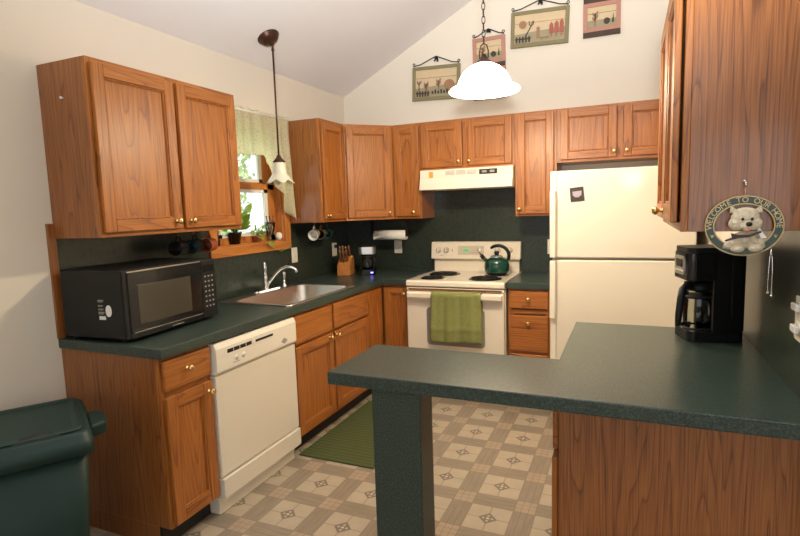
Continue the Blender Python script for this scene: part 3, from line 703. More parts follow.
# ------------------------------------------------------------------ trash bin
BA = math.atan2(-.53, .85)
t = thing('trash_bin', 'dark green plastic lidded trash bin in the bottom left corner', 'trash bin', (.675, -3.155, 0), math.radians(58))
# local x runs along the long side away from view's left edge, local y to the back; corner (0,0) is the right front rim corner
LW, DW, TZ = .48, .47, .722
def rloop(i, z, r=.045): return [(x, y, z) for x, y in rounded(-LW+i, i, -i, DW-i, r, 4)]
def loft(b, loops, cap0=True, cap1=True):
    R = [[b._v(p) for p in lp] for lp in loops]; n = len(R[0])
    for A, D in zip(R, R[1:]):
        for k in range(n): l = (k+1) % n; b._f([A[k], A[l], D[l], D[k]], 0, True)
    if cap0: b._f(R[0][::-1])
    if cap1: b._f(R[-1])
    return b
loft(B(), [rloop(.06, 0), rloop(.02, TZ-.085)]).obj('bin_body', 'bin', t, local=True)
rim = loft(B(), [rloop(.008, TZ-.095), rloop(0, TZ-.093), rloop(0, TZ-.05), rloop(.004, TZ-.047), rloop(.010, TZ-.02), rloop(.022, TZ-.010), rloop(.034, TZ-.014)]).obj('rim', 'bin', t, local=True)
ld = B(); a0 = rloop(.055, TZ-.011, .03)
loft(ld, [rloop(.030, TZ-.014, .035), rloop(.032, TZ-.003, .035), rloop(.050, TZ-.003, .03), rloop(.062, TZ-.012, .03)])
ld.obj('lid', 'bin', t, local=True)
B().prism([(-.17-.07, .024, TZ-.0125), (-.17+.07, .024, TZ-.0125), (-.17+.045, .05, TZ-.0022), (-.17, .066, TZ-.0018), (-.17-.045, .05, TZ-.0022)], (0, -.0005, .0028)).obj('finger_notch', 'dark', t, local=True)
B().prism([(-.005, .12, TZ-.085), (.05, .14, TZ-.082), (.055, .2, TZ-.082), (.05, .28, TZ-.082), (-.005, .31, TZ-.085)], (0, 0, .05)).obj('grab_handle', 'bin', t, local=True, bevel=.012, seg=3)

# ------------------------------------------------------------------ rug
def rug(u, v): return (.636+.47*u, -1.85+.94*v, .0035+.001*math.sin(u*20))
o = B().box((.612, -1.845, .0008), (1.11, -.905, .009)).obj('floor_mat', 'rug', bevel=.003)
tag(o, 'dark olive ribbed mat on the floor in front of the sink base', 'mat')

# ------------------------------------------------------------------ pendant lamps
PX, PY = 1.705, -1.55
zb = 2.062
t = thing('pendant_lamp', 'lit white glass bowl pendant lamp hanging on a chain over the kitchen', 'lamp', (PX, PY, zb))
o = B().lathe([(.180, .0), (.186, .006), (.177, .016), (.152, .027), (.140, .038), (.130, .066), (.112, .096), (.083, .122), (.048, .140), (.03, .144)], (PX, PY, zb), seg=48, cap=False).obj('shade', 'lampglass', t, solid=.004)
B().lathe([(.048, .140), (.046, .148), (.03, .160), (.018, .17), (.012, .19), (0, .192)], (PX, PY, zb), seg=24).obj('cap', 'bronze', t)
B().tube([(PX-.022, PY, zb+.17), (PX-.024, PY, zb+.205), (PX-.016, PY, zb+.235), (PX, PY, zb+.246), (PX+.016, PY, zb+.235), (PX+.024, PY, zb+.205), (PX+.022, PY, zb+.17)], .0035, 8).obj('loop', 'bronze', t)
ch = B(); z = zb+.243; k = 0; zc_ = cz(PX)
while z < zc_-.03:
    pts = []
    for q in range(12):
        a = 2*PI*q/12; dx, dz = .0085*math.cos(a), .021*math.sin(a); pts.append((PX+(dx if k % 2 else 0), PY+(0 if k % 2 else dx), z+.018+dz))
    ch.tube(pts, .0024, 6, closed=True); z += .034; k += 1
ch.obj('chain', 'bronze', t)
nrm = Vector((-SL, 0, 1)).normalized()
B().lathe([(.062, -.002), (.062, -.008), (.045, -.022), (.02, -.03), (.008, -.036), (0, -.037)], (PX, PY, cz(PX)), nrm, 28).obj('ceiling_canopy', 'bronze', t)
bulb = B().ball((PX, PY, zb+.075), (.03, .03, .038)).cyl((PX, PY, zb+.105), (PX, PY, zb+.15), .014).obj('bulb', emit_mat('bulb_glow', (1, .8, .55), 12), t)
lp = light('pendant_light', 'POINT', (PX, PY, zb+.03), 46, (1, .83, .58), radius=.05); lp.parent = t; lp.location = (0, 0, .0)

MX, MY = .232, -1.398
zmn = 1.80
t = thing('pendant_lamp', 'unlit bronze rod pendant with ruffled cream glass shade over the sink', 'lamp', (MX, MY, 1.58))
zcm = cz(MX)
B().lathe([(.074, -.001), (.074, -.006), (.068, -.012), (.064, -.02), (.05, -.036), (.03, -.046), (.02, -.05), (.012, -.066), (0, -.068)], (MX, MY, zcm), nrm, 32).obj('ceiling_canopy', 'bronze', t)
hp = Vector((MX, MY, zcm))-nrm*.066
B().tube([hp+nrm*.01, hp, hp+Vector((0, 0, -.02))], .007, 10).ball(hp+Vector((0, 0, -.028)), .011).obj('swivel', 'bronze', t)
B().cyl(hp+Vector((0, 0, -.03)), (hp.x, hp.y, zmn+.02), .0058, seg=12).obj('rod', 'bronze', t)
sx, sy = hp.x, hp.y
B().lathe([(.008, .045), (.012, .04), (.02, .022), (.042, .0), (.042, -.006), (.03, -.006)], (sx, sy, zmn), seg=20).obj('shade_holder', 'bronze', t)
def tulip(u, v):
    a = 2*PI*u; fl = max(0, v-.58)/.42; r = .036+.018*v**.7+.034*fl**1.3*(1+.35*math.cos(6*a)); z = zmn-.004-.132*v-.012*fl*math.cos(6*a)
    return (sx+r*math.cos(a+.3), sy+r*math.sin(a+.3), z)
B().grid(tulip, 48, 16).obj('shade', 'frosted', t, solid=.003)

# ------------------------------------------------------------------ curtain
t = thing('window_valance', 'cream lace valance with a cascading right side over the kitchen window', 'curtain', (.03, -1.4, 2.15))
PTS = [(-1.95, 1.835), (-1.31, 1.862), (-1.21, 1.80), (-1.155, 1.67), (-1.09, 1.585), (-1.07, 1.49), (-.985, 1.405), (-.965, 1.44), (-.93, 1.60)]
def bott(y):
    for (a, p), (c, q) in zip(PTS, PTS[1:]):
        if y <= c: return p+(q-p)*(y-a)/(c-a)
    return PTS[-1][1]
def val(u, v):
    y = -1.90+.965*u; zt = 2.165+.006*math.sin(y*70); z = zt+(bott(y)-zt)*v
    k = max(0, (y+1.30)/.36)
    x = .052+.012*math.sin(y*48+math.sin(y*13)*2)*(.35+.65*v)+.010*math.sin(y*23)*v+.030*min(1, k)*math.sin(y*62)*v
    return (max(.026, x), y, z)
B().grid(val, 130, 26).obj('fabric', 'lace', t, solid=.0015)
B().cyl((.052, -1.93, 2.145), (.052, -.935, 2.145), .007).obj('rod', 'white', t)
b = B()
for y in (-1.92, -.945): b.box((.0005, y-.008, 2.135), (.055, y+.008, 2.155))
b.obj('bracket', 'white', t)

# ------------------------------------------------------------------ pictures on the back wall
def scroll(b, x0, x1, z, top, y=-.018):
    xm = (x0+x1)/2
    for s in (-1, 1):
        xe = x0+.012 if s < 0 else x1-.012
        pts = [(xe+s*.010*math.cos(a)*.9, y, z+.022+.010*math.sin(a)) for a in [k*PI/5 for k in range(-2, 7)]]
        b.tube(pts, .0034, 6); b.tube([(xe, y, z-.002), (xe, y, z+.014)], .0034, 6)
        b.tube([(xe+s*-.004, y, z+.010), (xe+(xm-xe)*.3, y, z+.018), (xe+(xm-xe)*.6, y, z+(top-z)*.5), (xm, y, top-.012)], .0042, 6)
    b.tube([(xm+.014*math.cos(k*.5)*(1-k/26), y, top-.028+.014*math.sin(k*.5)*(1-k/26)) for k in range(18)], .0042, 6)
    b.tube([(xm+.012, y, z+.03), (xm+.014, y, top-.03)], .008, 6); b.tube([(xm-.016, y, z+.035), (xm+.006, y, top-.02)], .006, 6)
def fork(b, x, z, h, lean=0, y=-.024):
    b.tube([(x, y, z), (x+lean, y, z+h*.68)], .004, 6); bx = x+lean; bz = z+h*.68
    b.tube([(bx-.016, y, z+h), (bx-.015, y, bz+.012), (bx, y, bz), (bx+.015, y, bz+.012), (bx+.017, y, z+h)], .0035, 6); b.tube([(bx, y, bz), (bx+lean*.2, y, z+h*.97)], .003, 6)
def fence(b, x0, x1, z, y=-.024):
    n = 5
    for k in range(n):
        x = x0+(x1-x0)*(k+.5)/n; b.box((x-.006, y-.004, z), (x+.006, y, z+.045))
    b.box((x0, y-.005, z+.022), (x1, y-.001, z+.032))
def plant(b, x, z, h, y=-.024):
    b.box((x-.006, y-.003, z), (x+.006, y, z+h))
    for s, k in ((-1, .45), (1, .6), (-1, .8), (1, .9)): b.prism([(x, y, z+h*k-.008), (x+s*.022, y, z+h*k+.012), (x+s*.018, y, z+h*k+.03), (x, y, z+h*k+.008)], (0, -.003, 0))
def disc(x, z, r, y=-.022): return [(x+r*math.cos(2*PI*k/24), y, z+r*math.sin(2*PI*k/24)) for k in range(24)]
def framed(label, mat, x0, x1, z0, z1, top, tilt, kind):
    t = thing('wall_plaque', label, 'picture', ((x0+x1)/2, 0, z1), 0); fw = .028
    Mt = T((x0+x1)/2, 0, z1) @ Matrix.Rotation(tilt, 4, 'Y') @ T(-(x0+x1)/2, 0, -z1)
    def NB(): return B(Mt)
    if kind in ('a', 'b'):
        b = NB(); b.box((x0, -.0005, z0), (x0+fw, -.024, z1)); b.box((x1-fw, -.0005, z0), (x1, -.024, z1)); b.box((x0+fw, -.0005, z0), (x1-fw, -.024, z0+fw)); b.box((x0+fw, -.0005, z1-fw), (x1-fw, -.024, z1)); b.obj('frame', mat, t, bevel=.003)
        xa, xb, za, zb_ = x0+fw, x1-fw, z0+fw, z1-fw; hz = za+(zb_-za)*.34
        b = NB(); b.box((xa, -.001, hz), (xb, -.016, za+(zb_-za)*.70-.0015)); b.box((xa, -.001, za+(zb_-za)*.70+.0015), (xb, -.016, zb_)); b.obj('sky_board', 'sky', t)
        NB().prism([(xa, -.001, za), (xb, -.001, za), (xb, -.001, hz+.02), ((xa+xb)/2, -.001, hz+.012), (xa, -.001, hz-.004)], (0, -.018, 0)).obj('field_board', 'grass', t)
        b = NB(); fence(b, xa+.008, xa+.13, za+.005); b.obj('fence_cutout', 'brown', t)
        if kind == 'a':
            b = NB(); fork(b, xa+.035, za+.05, .085); b.obj('pitchfork_cutout', 'brown', t)
            b = NB(); plant(b, xa+.10, za+.045, .06); plant(b, xa+.21, za+.05, .075); b.obj('plant_cutout', 'sunbrown', t)
            NB().prism(disc(xb-.062, za+.085, .046), (0, -.004, 0)).obj('round_cutout', 'sunbrown', t)
            b = NB()
            for k in range(7): x = xa+.15+k*.026; b.box((x, -.022, za+.022), (x+.014, -.026, za+.045+.01*(k % 2)))
            b.obj('crop_cutout', 'brown', t)
        else:
            NB().prism(disc(xa+.065, zb_-.075, .029), (0, -.004, 0)).obj('sun_cutout', 'sunbrown', t)
            b = NB(); fork(b, xa+.085, za+.045, .115, .045); b.obj('pitchfork_cutout', 'brown', t)
            b = NB(); b.box((xa+.172, -.021, za+.03), (xa+.196, -.025, za+.085)); b.prism(disc(xa+.184, za+.098, .014), (0, -.004, 0)); b.box((xa+.20, -.021, za+.022), (xa+.265, -.025, za+.036)); b.obj('scarecrow_cutout', 'sunbrown', t)
            b = NB()
            for k in range(3): x = xb-.10+k*.038; b.box((x-.005, -.021, za+.03), (x+.005, -.025, za+.09)); b.prism([(x-.017, -.021, za+.055), (x+.017, -.021, za+.055), (x+.014, -.021, za+.115+.008*k), (x, -.021, za+.135+.008*k), (x-.014, -.021, za+.115+.008*k)], (0, -.005, 0))
            b.obj('flower_cutout', 'redboard', t)
    else:
        fw = .03; bar = .036; hp_ = z1-z0
        # two boards joined by dark bars
        lev = [(z0+bar, z0+bar+.205), (z0+2*bar+.205, z1)]
        for i, (a, c) in enumerate(lev):
            b = NB(); b.box((x0, -.0005, a), (x0+fw, -.022, c)); b.box((x1-fw, -.0005, a), (x1, -.022, c)); b.box((x0+fw, -.0005, a), (x1-fw, -.022, a+fw)); b.box((x0+fw, -.0005, c-fw), (x1-fw, -.022, c)); b.obj('frame', mat, t, bevel=.002)
            mid = a+fw+(c-a-2*fw)*.35
            b = NB(); b.box((x0+fw, -.001, mid), (x1-fw, -.014, a+(c-a)*.62)); b.box((x0+fw, -.001, a+(c-a)*.62+.003), (x1-fw, -.014, c-fw)); b.obj('sky_board', 'sky', t)
            NB().box((x0+fw, -.001, a+fw), (x1-fw, -.016, mid)).obj('field_board', 'grass', t)
            b = NB(); plant(b, x0+.085, a+fw+.01, .085, -.02); b.obj('plant_cutout', 'sunbrown', t)
            b = NB(); b.prism(disc(x1-.095, a+fw+.035, .022, -.018), (0, -.004, 0)); b.prism([(x1-.06, -.018, a+fw+.02), (x1-.045, -.018, a+fw+.02), (x1-.05, -.018, a+fw+.085)], (0, -.004, 0)); b.obj('small_cutouts', 'brown', t)
        NB().box((x0, -.0005, z0), (x1, -.020, z0+bar)).obj('lower_bar', 'brown', t)
        NB().box((x0+.002, -.0005, z0+bar+.205), (x1-.002, -.020, z0+2*bar+.205)).obj('middle_bar', 'brown', t)
    b = NB(); scroll(b, x0, x1, z1, top); b.obj('iron_hanger', 'iron', t)
framed('olive-framed farm plaque with round brown sun at right, lowest and leftmost on the wall', 'olive', .695, 1.118, 2.368, 2.648, 2.735, math.radians(2.2), 'a')
framed('dusty pink two-tier plaque partly behind the lit pendant lamp', 'pink', 1.224, 1.49, 2.33, 2.812, 2.885, math.radians(-.6), 'c')
framed('larger olive-framed plaque with red flowers and a leaning pitchfork', 'olive', 1.542, 1.981, 2.685, 2.955, 3.035, math.radians(2.0), 'b')
framed('dusty pink two-tier plaque nearest the right cabinet, cut by the top of the photo', 'pink', 2.078, 2.338, 2.69, 3.172, 3.245, 0, 'c')

# ------------------------------------------------------------------ outlets and switches
def plate(label, mtx, w_, h_, kind, cat):
    t = thing('wall_switch' if cat == 'switch' else 'wall_outlet', label, cat, mtx.translation); R = mtx.to_3x3().to_4x4()
    p = B(R).box((-w_/2, 0, -h_/2), (w_/2, -.006, h_/2)).obj('cover_plate', 'plate', t, local=True, bevel=.002)
    if cat == 'switch': B(R).box((-.006, -.006, -.012), (.006, -.014, .012)).obj('toggle', 'ceramic', t, local=True)
    else:
        for z in (-.02, .02):
            s = B(R).box((-.017, -.006, z-.014), (.017, -.009, z+.014)).obj('socket', 'ceramic', t, local=True, bevel=.003)
            B(R).box((-.008, -.0088, z-.004), (-.006, -.0094, z+.006)).box((.006, -.0088, z-.004), (.008, -.0094, z+.006)).obj('slots', 'dark', s, local=True)
    return t
wl = lambda y, z: T(.0062, y, z) @ RZ(PI/2)
plate('ivory switch plate on the backsplash right of the window', wl(-.915, 1.125), .075, .118, 0, 'switch')
t = plate('ivory outlet on the backsplash behind the knife block', wl(-.30, 1.118), .075, .118, 0, 'outlet')
t = thing('power_plug', 'black plug in the outlet behind the knife block', 'plug', (.0155, -.30, 1.145))
B().box((.0158, -.315, 1.133), (.038, -.285, 1.16)).obj('plug_body', 'dark', t, bevel=.004)
plate('ivory outlet on the backsplash under the paper towel roll', T(.503, -.0062, 1.12), .075, .118, 0, 'outlet')
plate('ivory outlet on the backsplash beside the refrigerator', T(1.855, -.0062, 1.12), .075, .118, 0, 'outlet')
t = plate('white outlet on the right backsplash at the edge of the photo', T(XR-.0062, -2.648, 1.13) @ RZ(-PI/2), .08, .122, 0, 'outlet')
for z, lab in ((1.165, 'upper white plug-in adapter on the outlet at the right edge'), (1.105, 'lower white plug-in adapter on the outlet at the right edge')):
    tag(B().box((XR-.0155, -2.67, z-.012), (XR-.026, -2.618, z+.008)).obj('plug_adapter', 'ceramic', bevel=.003), lab, 'adapter')

# ------------------------------------------------------------------ things under the cabinets
t = thing('paper_towel_holder', 'dark bracket carrying the paper towel roll under the corner cabinets', 'paper towel holder', (.49, -.16, ZB))
b = B()
for x in (.325, .655): b.prism([(x-.004, -.19, ZB-.0005), (x-.004, -.13, ZB-.0005), (x-.004, -.14, 1.222), (x-.004, -.18, 1.222)], (.008, 0, 0))
b.box((.32, -.185, ZB-.008), (.66, -.135, ZB-.0005))
b.cyl((.325, -.16, 1.235), (.655, -.16, 1.235), .010); b.obj('bracket', 'iron', t)
o = B().lathe([(.018, 0), (.041, 0), (.041, .30), (.018, .30)], (.35, -.16, 1.235), (1, 0, 0), 28, cap=False)
def flap(u, v): u = u*.25; a = -.5-1.2*v; return (.35+.30*u, -.16-.042+(.006*math.sin(u*5))*v, 1.225-.03*v*(1.0-3*u))
o.grid(flap, 12, 5); tag(o.obj('paper_towel_roll', 'paper', solid=.0012), 'white paper towel roll hanging under the corner cabinets', 'paper towels')
def mug(label, c, direction, outer, inner, up=(0, 0, 1)):
    """hangs by its handle from a cup hook; direction = where the mouth points"""
    d = Vector(direction).normalized(); t = thing('coffee_mug', label, 'mug', c, 0, None); c0 = Vector((0, 0, 0))-d*.045
    prof = [(0, 0), (.034, 0), (.038, .004), (.040, .09), (.0405, .093)]
    bd = B().lathe(prof, c0, d, 28, cap=False).lathe([(.0405, .093), (.037, .093), (.036, .08)], c0, d, 28, cap=False).obj('mug_body', outer, t, local=True)
    B().lathe([(.0368, .092), (.0355, .075), (.033, .008), (0, .008)], c0, d, 28, cap=False).obj('mug_inside', inner, t, local=True, fix=False)
    pts = []
    for k in range(11):
        a = PI*k/10; pts.append(c0+d*(.047-.026*math.cos(a))+Vector(up)*(.038+.026*math.sin(a)))
    B().tube(pts, .005, 8).obj('handle', outer, t, local=True)
    top = c0+d*.047+Vector(up)*.064
    hk = B().tube([Vector(c)+top+Vector((0, 0, -.009)), Vector(c)+top+d*.008+Vector((0, 0, -.004)), Vector(c)+top+d*.010+Vector((0, 0, .006)), Vector(c)+top+Vector((0, 0, .012)), Vector((c[0]+top.x, c[1]+top.y, ZB-.0005))], .002, 6).obj('cup_hook', 'brass')
    tag(hk, 'brass cup hook holding the '+label.replace(' hanging', ''), 'hook')
    return t
pat = plain('rainbow_glaze', (.3, .2, .08), .2, 0, .5, 40)
mug('white mug hanging under the narrow cabinet by the window', (.15, -.835, 1.282), (.35, -.9, -.12), 'ceramic', 'ceramic')
mug('brown multicolour mug hanging second in the row by the window', (.15, -.735, 1.282), (.3, -.9, -.1), pat, 'dark')
mug('teal mug hanging last in the row by the window', (.15, -.632, 1.282), (.3, -.9, -.1), 'teal', 'teal')
mug('rust-coloured mug hanging under the cabinet right of the microwave', (.16, -1.985, 1.287), (.3, -.9, 0), 'redmug', 'redmug')
mug('black mug hanging above the microwave nearest the rust mug', (.16, -2.09, 1.287), (.3, -.9, 0), 'black', 'teal')
mug('black mug hanging deepest in shadow above the microwave', (.16, -2.21, 1.287), (.3, -.9, 0), 'black', 'dark')

# ------------------------------------------------------------------ knife block and knives
KB = Vector((.205, -.475, ZC)); rzk = math.radians(14)
t = thing('knife_block', 'light wood knife block in the back left corner of the counter', 'knife block', KB, rzk)
prof = [(-.07, .0), (.09, .0), (.115, .105), (.055, .20), (-.07, .06)]
wk = .112
B().prism([(-wk/2, -.04, .0005), (-wk/2, .12, .0005), (-wk/2, .12, .145), (-wk/2, .065, .165), (-wk/2, -.04, .082)], (wk, 0, 0)).obj('block', 'knifewood', t, local=True, bevel=.004)
gr = B()
for k in range(4): x = -wk/2+.022+k*.022; gr.box((x, -.0408, .006), (x+.0025, -.038, .078))
gr.obj('slot_lines', 'darkwood', t, local=True)
ndir = Vector((0, -.60, .80)).normalized(); up_ = Vector((0, .80, .60))
kp = bpy.data.objects.new('kitchen_knife', None)
proto = None
names = ['first', 'second', 'third', 'fourth', 'fifth', 'sixth', 'seventh']
spots = [(-.038, .145), (-.013, .148), (.013, .145), (.038, .148), (-.027, .112), (0, .108), (.027, .112)]
Rk = RZ(rzk)
for i, (x, z) in enumerate(spots):
    # point on sloped top face between (-.04,.095) and (.065,.175)
    yy = -.04+.105*(z-.082)/.083
    pos = KB+Rk.to_3x3() @ Vector((x, yy, z))
    lab = ('dark-handled kitchen knife in the upper row of the knife block' if i < 4 else 'dark-handled kitchen knife in the lower row of the knife block')
    grp = 'knives in the upper row of the block' if i < 4 else 'knives in the lower row of the block'
    if proto is None:
        k_ = thing('kitchen_knife', lab, 'knife', pos, rzk, grp); dr_ = Vector((0, -.34, .94)).normalized()
        a = dr_*.013
        hb_ = B().tube([a, dr_*.03, dr_*.085, dr_*.105], [.0085, .0095, .010, .009], 8).obj('handle', 'darkwood', k_, local=True)
        B().ball(dr_*.106, (.0098, .0098, .006), 10, 6).obj('brass_cap', 'brass', k_, local=True)
        B().box((-.0012, -.004, -.004), (.0012, .004, .004)).prism([(-.001, -.008, .0), (-.001, .008, .0), (-.001, .006+dr_.y*.008, .008), (-.001, -.01+dr_.y*.008, .008)], (.002, 0, 0)).obj('bolster', 'steel', k_, local=True)
        proto = k_
    else:
        k_ = proto.copy(); C.objects.link(k_); k_.location = pos; k_['label'] = lab; k_['group'] = grp
        for chd in proto.children:
            c2 = chd.copy(); C.objects.link(c2); c2.parent = k_

# ------------------------------------------------------------------ small coffee maker in the corner
CB = Vector((.375, -.37, ZC+.0005))
t = thing('coffee_maker', 'small drip coffee maker with steel band beside the knife block', 'coffee maker', CB, math.radians(20))
bs = B().slab(rounded(-.068, -.09, .068, .08, .03), [], 0, .045).obj('base', 'blackgloss', t, local=True, bevel=.004)
B().box((.03, -.0895, .018), (.052, -.0925, .027)).obj('indicator_light', 'blueled', bs, local=True)
B().slab(rounded(-.062, .02, .062, .08, .02), [], .045, .19).obj('tower', 'black', t, local=True, bevel=.004)
B().slab(rounded(-.068, -.075, .068, .08, .03), [], .175, .236).obj('brew_head', 'steel', t, local=True, bevel=.006)
B().slab(rounded(-.06, -.07, .06, .075, .03), [], .236, .243).obj('lid', 'black', t, local=True)
t = thing('coffee_carafe', 'small glass carafe in the steel-banded coffee maker', 'carafe', CB+Vector((0, 0, .0455)), math.radians(20))
B().lathe([(.042, 0), (.051, .02), (.052, .05), (.043, .085), (.040, .10)], (0, -.036, 0), seg=28).obj('glass_body', 'carafe', t, local=True)
B().lathe([(.042, .1), (.044, .104), (.04, .116), (0, .118)], (0, -.036, 0), seg=24).obj('lid', 'black', t, local=True)
B().tube([(0.045, -.06, .1), (.066, -.075, .09), (.068, -.078, .05), (.05, -.066, .03)], .007, 8).obj('handle', 'black', t, local=True)

# ------------------------------------------------------------------ kettle
KC = Vector((1.462, -.262, .928))
t = thing('tea_kettle', 'dark green enamel whistling kettle on the right rear burner', 'kettle', KC)
B().lathe([(.0, 0), (.082, 0), (.09, .006)], KC, seg=36).obj('base', 'black', t)
B().lathe([(.09, .006), (.096, .02), (.098, .06), (.094, .092), (.082, .112), (.055, .126), (.045, .128)], KC, seg=40).obj('kettle_body', 'kettle', t)
ldk = B().lathe([(.047, .127), (.05, .131), (.044, .139), (.02, .146), (0, .147)], KC, seg=28).obj('lid', 'steel', t)
B().lathe([(.012, .146), (.018, .152), (.021, .165), (.014, .177), (0, .179)], KC, seg=20).obj('lid_knob', 'black', ldk)
K = lambda x, z, y=0: (KC.x+x, KC.y+y, KC.z+z)
so = B().tube([K(-.07, .085), K(-.098, .115), K(-.112, .130)], [.02, .015, .013], 14).obj('spout', 'kettle', t)
B().tube([K(-.106, .122), K(-.128, .145)], [.017, .014], 14).obj('whistle_cap', 'black', so)
B().tube([K(-.124, .14), K(-.14, .17)], .004, 8).obj('whistle_lever', 'black', so)
pts = []
for k in range(17):
    a = math.radians(-30+165*k/16); pts.append(K(.012+.085*math.cos(a), .142+.078*math.sin(a)))
B().tube(pts, [.009]+[.0135]*14+[.012, .008], 12).obj('handle', 'black', t)
B().tube([K(.088, .085), K(.094, .1), K(.087, .112)], .008, 8).obj('handle_bracket', 'steel', t)

# ------------------------------------------------------------------ black coffee maker on the peninsula
CM = Vector((2.706, -1.995, ZC+.0005)); rzc = math.radians(14)
t = thing('coffee_maker', 'large black drip coffee maker on the peninsula counter', 'coffee maker', CM, rzc)
B().slab(rounded(-.095, -.085, .108, .085, .028, 6), [], 0, .042).obj('base', 'blackgloss', t, local=True, bevel=.004)
B().lathe([(.06, .042), (.06, .045), (0, .045)], (-.028, 0, 0), seg=28).obj('warming_plate', 'iron', t, local=True)
B().slab([(.030, -.070), (-.012, -.072), (-.012, -.085), (.09, -.085), (.103, -.08), (.108, -.065), (.108, .065), (.103, .08), (.09, .085), (-.012, .085), (-.012, .072), (.030, .070)], [], .042, .345).obj('water_tank', 'blackgloss', t, local=True, bevel=.004)
B().box((.052, -.0852, .10), (.058, -.0858, .33)).obj('level_window', 'iron', t, local=True)
hd_ = B().slab(rounded(-.102, -.085, .029, .085, .03, 6), [], .24, .345).obj('brew_head', 'blackgloss', t, local=True, bevel=.005)
B().slab(rounded(-.098, -.083, .105, .083, .03, 6), [], .3455, .366).obj('lid', 'black', t, local=True, bevel=.006)
fp = B().prism([(-.1015, y, z) for y, z in rounded(-.055, .258, .055, .332, .02, 4)], (-.0035, 0, 0)).obj('control_plate', 'steel', hd_, local=True)
B().box((-.105, -.03, .288), (-.1075, .03, .318)).obj('clock_display', 'dark', fp, local=True)
for k in range(4): B().lathe([(.006, 0), (.005, .003), (0, .003)], (-.1048, -.034+k*.0225, .272), (-1, 0, 0), 10).obj('button', 'plate', fp, local=True)
t = thing('coffee_carafe', 'glass carafe with big black handle in the large coffee maker', 'carafe', CM+Vector((0, 0, .0455)), rzc)
CX = -.030
B().lathe([(.05, 0), (.055, .006), (.057, .05), (.056, .11), (.05, .145), (.052, .15)], (CX, 0, 0), seg=36).obj('glass_body', 'carafe', t, local=True)
B().lathe([(.0535, .149), (.0555, .156), (.054, .178), (.03, .184), (0, .186)], (CX, 0, 0), seg=28).obj('lid', 'black', t, local=True)
hdir = Vector((-.80, -.60, 0)).normalized()
P = lambda r, z: Vector((CX, 0, z))+hdir*r
B().tube([P(.045, .168), P(.080, .172), P(.100, .160), P(.112, .12), P(.122, .06), P(.124, .018)], [.012, .013, .014, .0135, .0125, .011], 12).obj('handle', 'black', t, local=True)
B().tube([P(.054, .02), P(.085, .02), P(.122, .026)], .007, 8).lathe([(.0565, .118), (.0585, .118), (.0585, .128), (.0565, .128)], (CX, 0, 0), seg=32).obj('handle_band', 'black', t, local=True)

# ------------------------------------------------------------------ welcome sign hanging on the end panel of the right cabinet
SXc, SZc, SYp = 2.7045, 1.388, -2.672
t = thing('welcome_sign', 'oval green welcome sign with a white terrier hanging on the right cabinet end', 'sign', (SXc, SYp, SZc))
ax, az, bw = .0925, .0815, .0225
def ell(k, n, da, y): a = 2*PI*k/n; return (SXc+(ax-da)*math.cos(a), y, SZc+(az-da)*math.sin(a))
b = B(); n = 64; y0, y1 = SYp+.004, SYp-.002
R = [[b._v(ell(k, n, d, y)) for k in range(n)] for d, y in ((0, y0), (0, y1), (bw, y1), (bw, y0))]
for q in range(4):
    A, D = R[q], R[(q+1) % 4]
    for k in range(n): l = (k+1) % n; b._f([A[k], A[l], D[l], D[k]])
rg = b.obj('ring', 'signgreen', t)
B().tube([ell(k, n, .001, y1-.0005) for k in range(n)], .0018, 6, closed=True).tube([ell(k, n, bw-.001, y1-.0005) for k in range(n)], .0018, 6, closed=True).obj('gold_edge', 'gold', rg)
tx = B(); msg = 'WELCOME TO OUR HOME'; nn = len(msg); a0, a1 = math.radians(186), math.radians(-6)
wdt = [1.25 if c in 'WMO' else (.8 if c == ' ' else 1.0) for c in msg]; tot = sum(wdt); acc = 0
for c, wv in zip(msg, wdt):
    a = a0+(a1-a0)*(acc+wv/2)/tot; acc += wv
    if c == ' ': continue
    px, pz = SXc+(ax-bw/2)*math.cos(a), SZc+(az-bw/2)*math.sin(a)
    nx, nz = math.cos(a)/ax, math.sin(a)/az; rot = math.atan2(nz, nx)-PI/2
    tx.text(c, .020, T(px, y1-.0008, pz) @ Matrix.Rotation(-rot, 4, 'Y') @ RX(PI/2), .0006)
tx.obj('lettering', 'gold', rg)
pw = B()
for a in (205, 237, 262, 284, 306, 335):
    q = math.radians(a); c = (SXc+(ax-bw/2)*math.cos(q), y1-.001, SZc+(az-bw/2)*math.sin(q)); pw.ball(c, (.0032, .0012, .0028), 8, 6)
    for s in (-1, 0, 1): pw.ball((c[0]+s*.0032, c[1], c[2]+.0045-abs(s)*.001), (.0013, .001, .0014), 6, 5)
pw.obj('paw_prints', 'gold', rg)
X = lambda u: 2.617+(u-706)*.00233
Z = lambda v, u=745: 1.384-(v-226)*.00268
yd = SYp
dg = B()
# head: a broad squarish face with cheek ruffs, brow fringe and short upright ears
dg.ball((X(744.5), yd-.006, Z(216.5)), (.034, .017, .029), 24, 16); dg.ball((X(744.5), yd-.008, Z(212)), (.031, .014, .017), 20, 12)
dg.ball((X(736), yd-.008, Z(222)), (.020, .013, .019), 18, 12); dg.ball((X(753), yd-.008, Z(222)), (.020, .013, .019), 18, 12)
dg.ball((X(746), yd-.016, Z(224)), (.018, .012, .014), 18, 12)
for u, s in ((733, -1), (756.5, 1)):
    dg.prism([(X(u)-.010, yd-.003, Z(211)), (X(u)+.010, yd-.003, Z(211)), (X(u)+.006+s*.003, yd-.003, Z(207)), (X(u)+s*.007, yd-.003, Z(204.2)), (X(u)-.006+s*.003, yd-.003, Z(207))], (0, -.009, 0))
for u in (737, 742, 747, 752): dg.ball((X(u), yd-.010, Z(209.5)), (.0075, .009, .0065), 12, 8)
dh = dg.obj('terrier_head', 'fur', t)
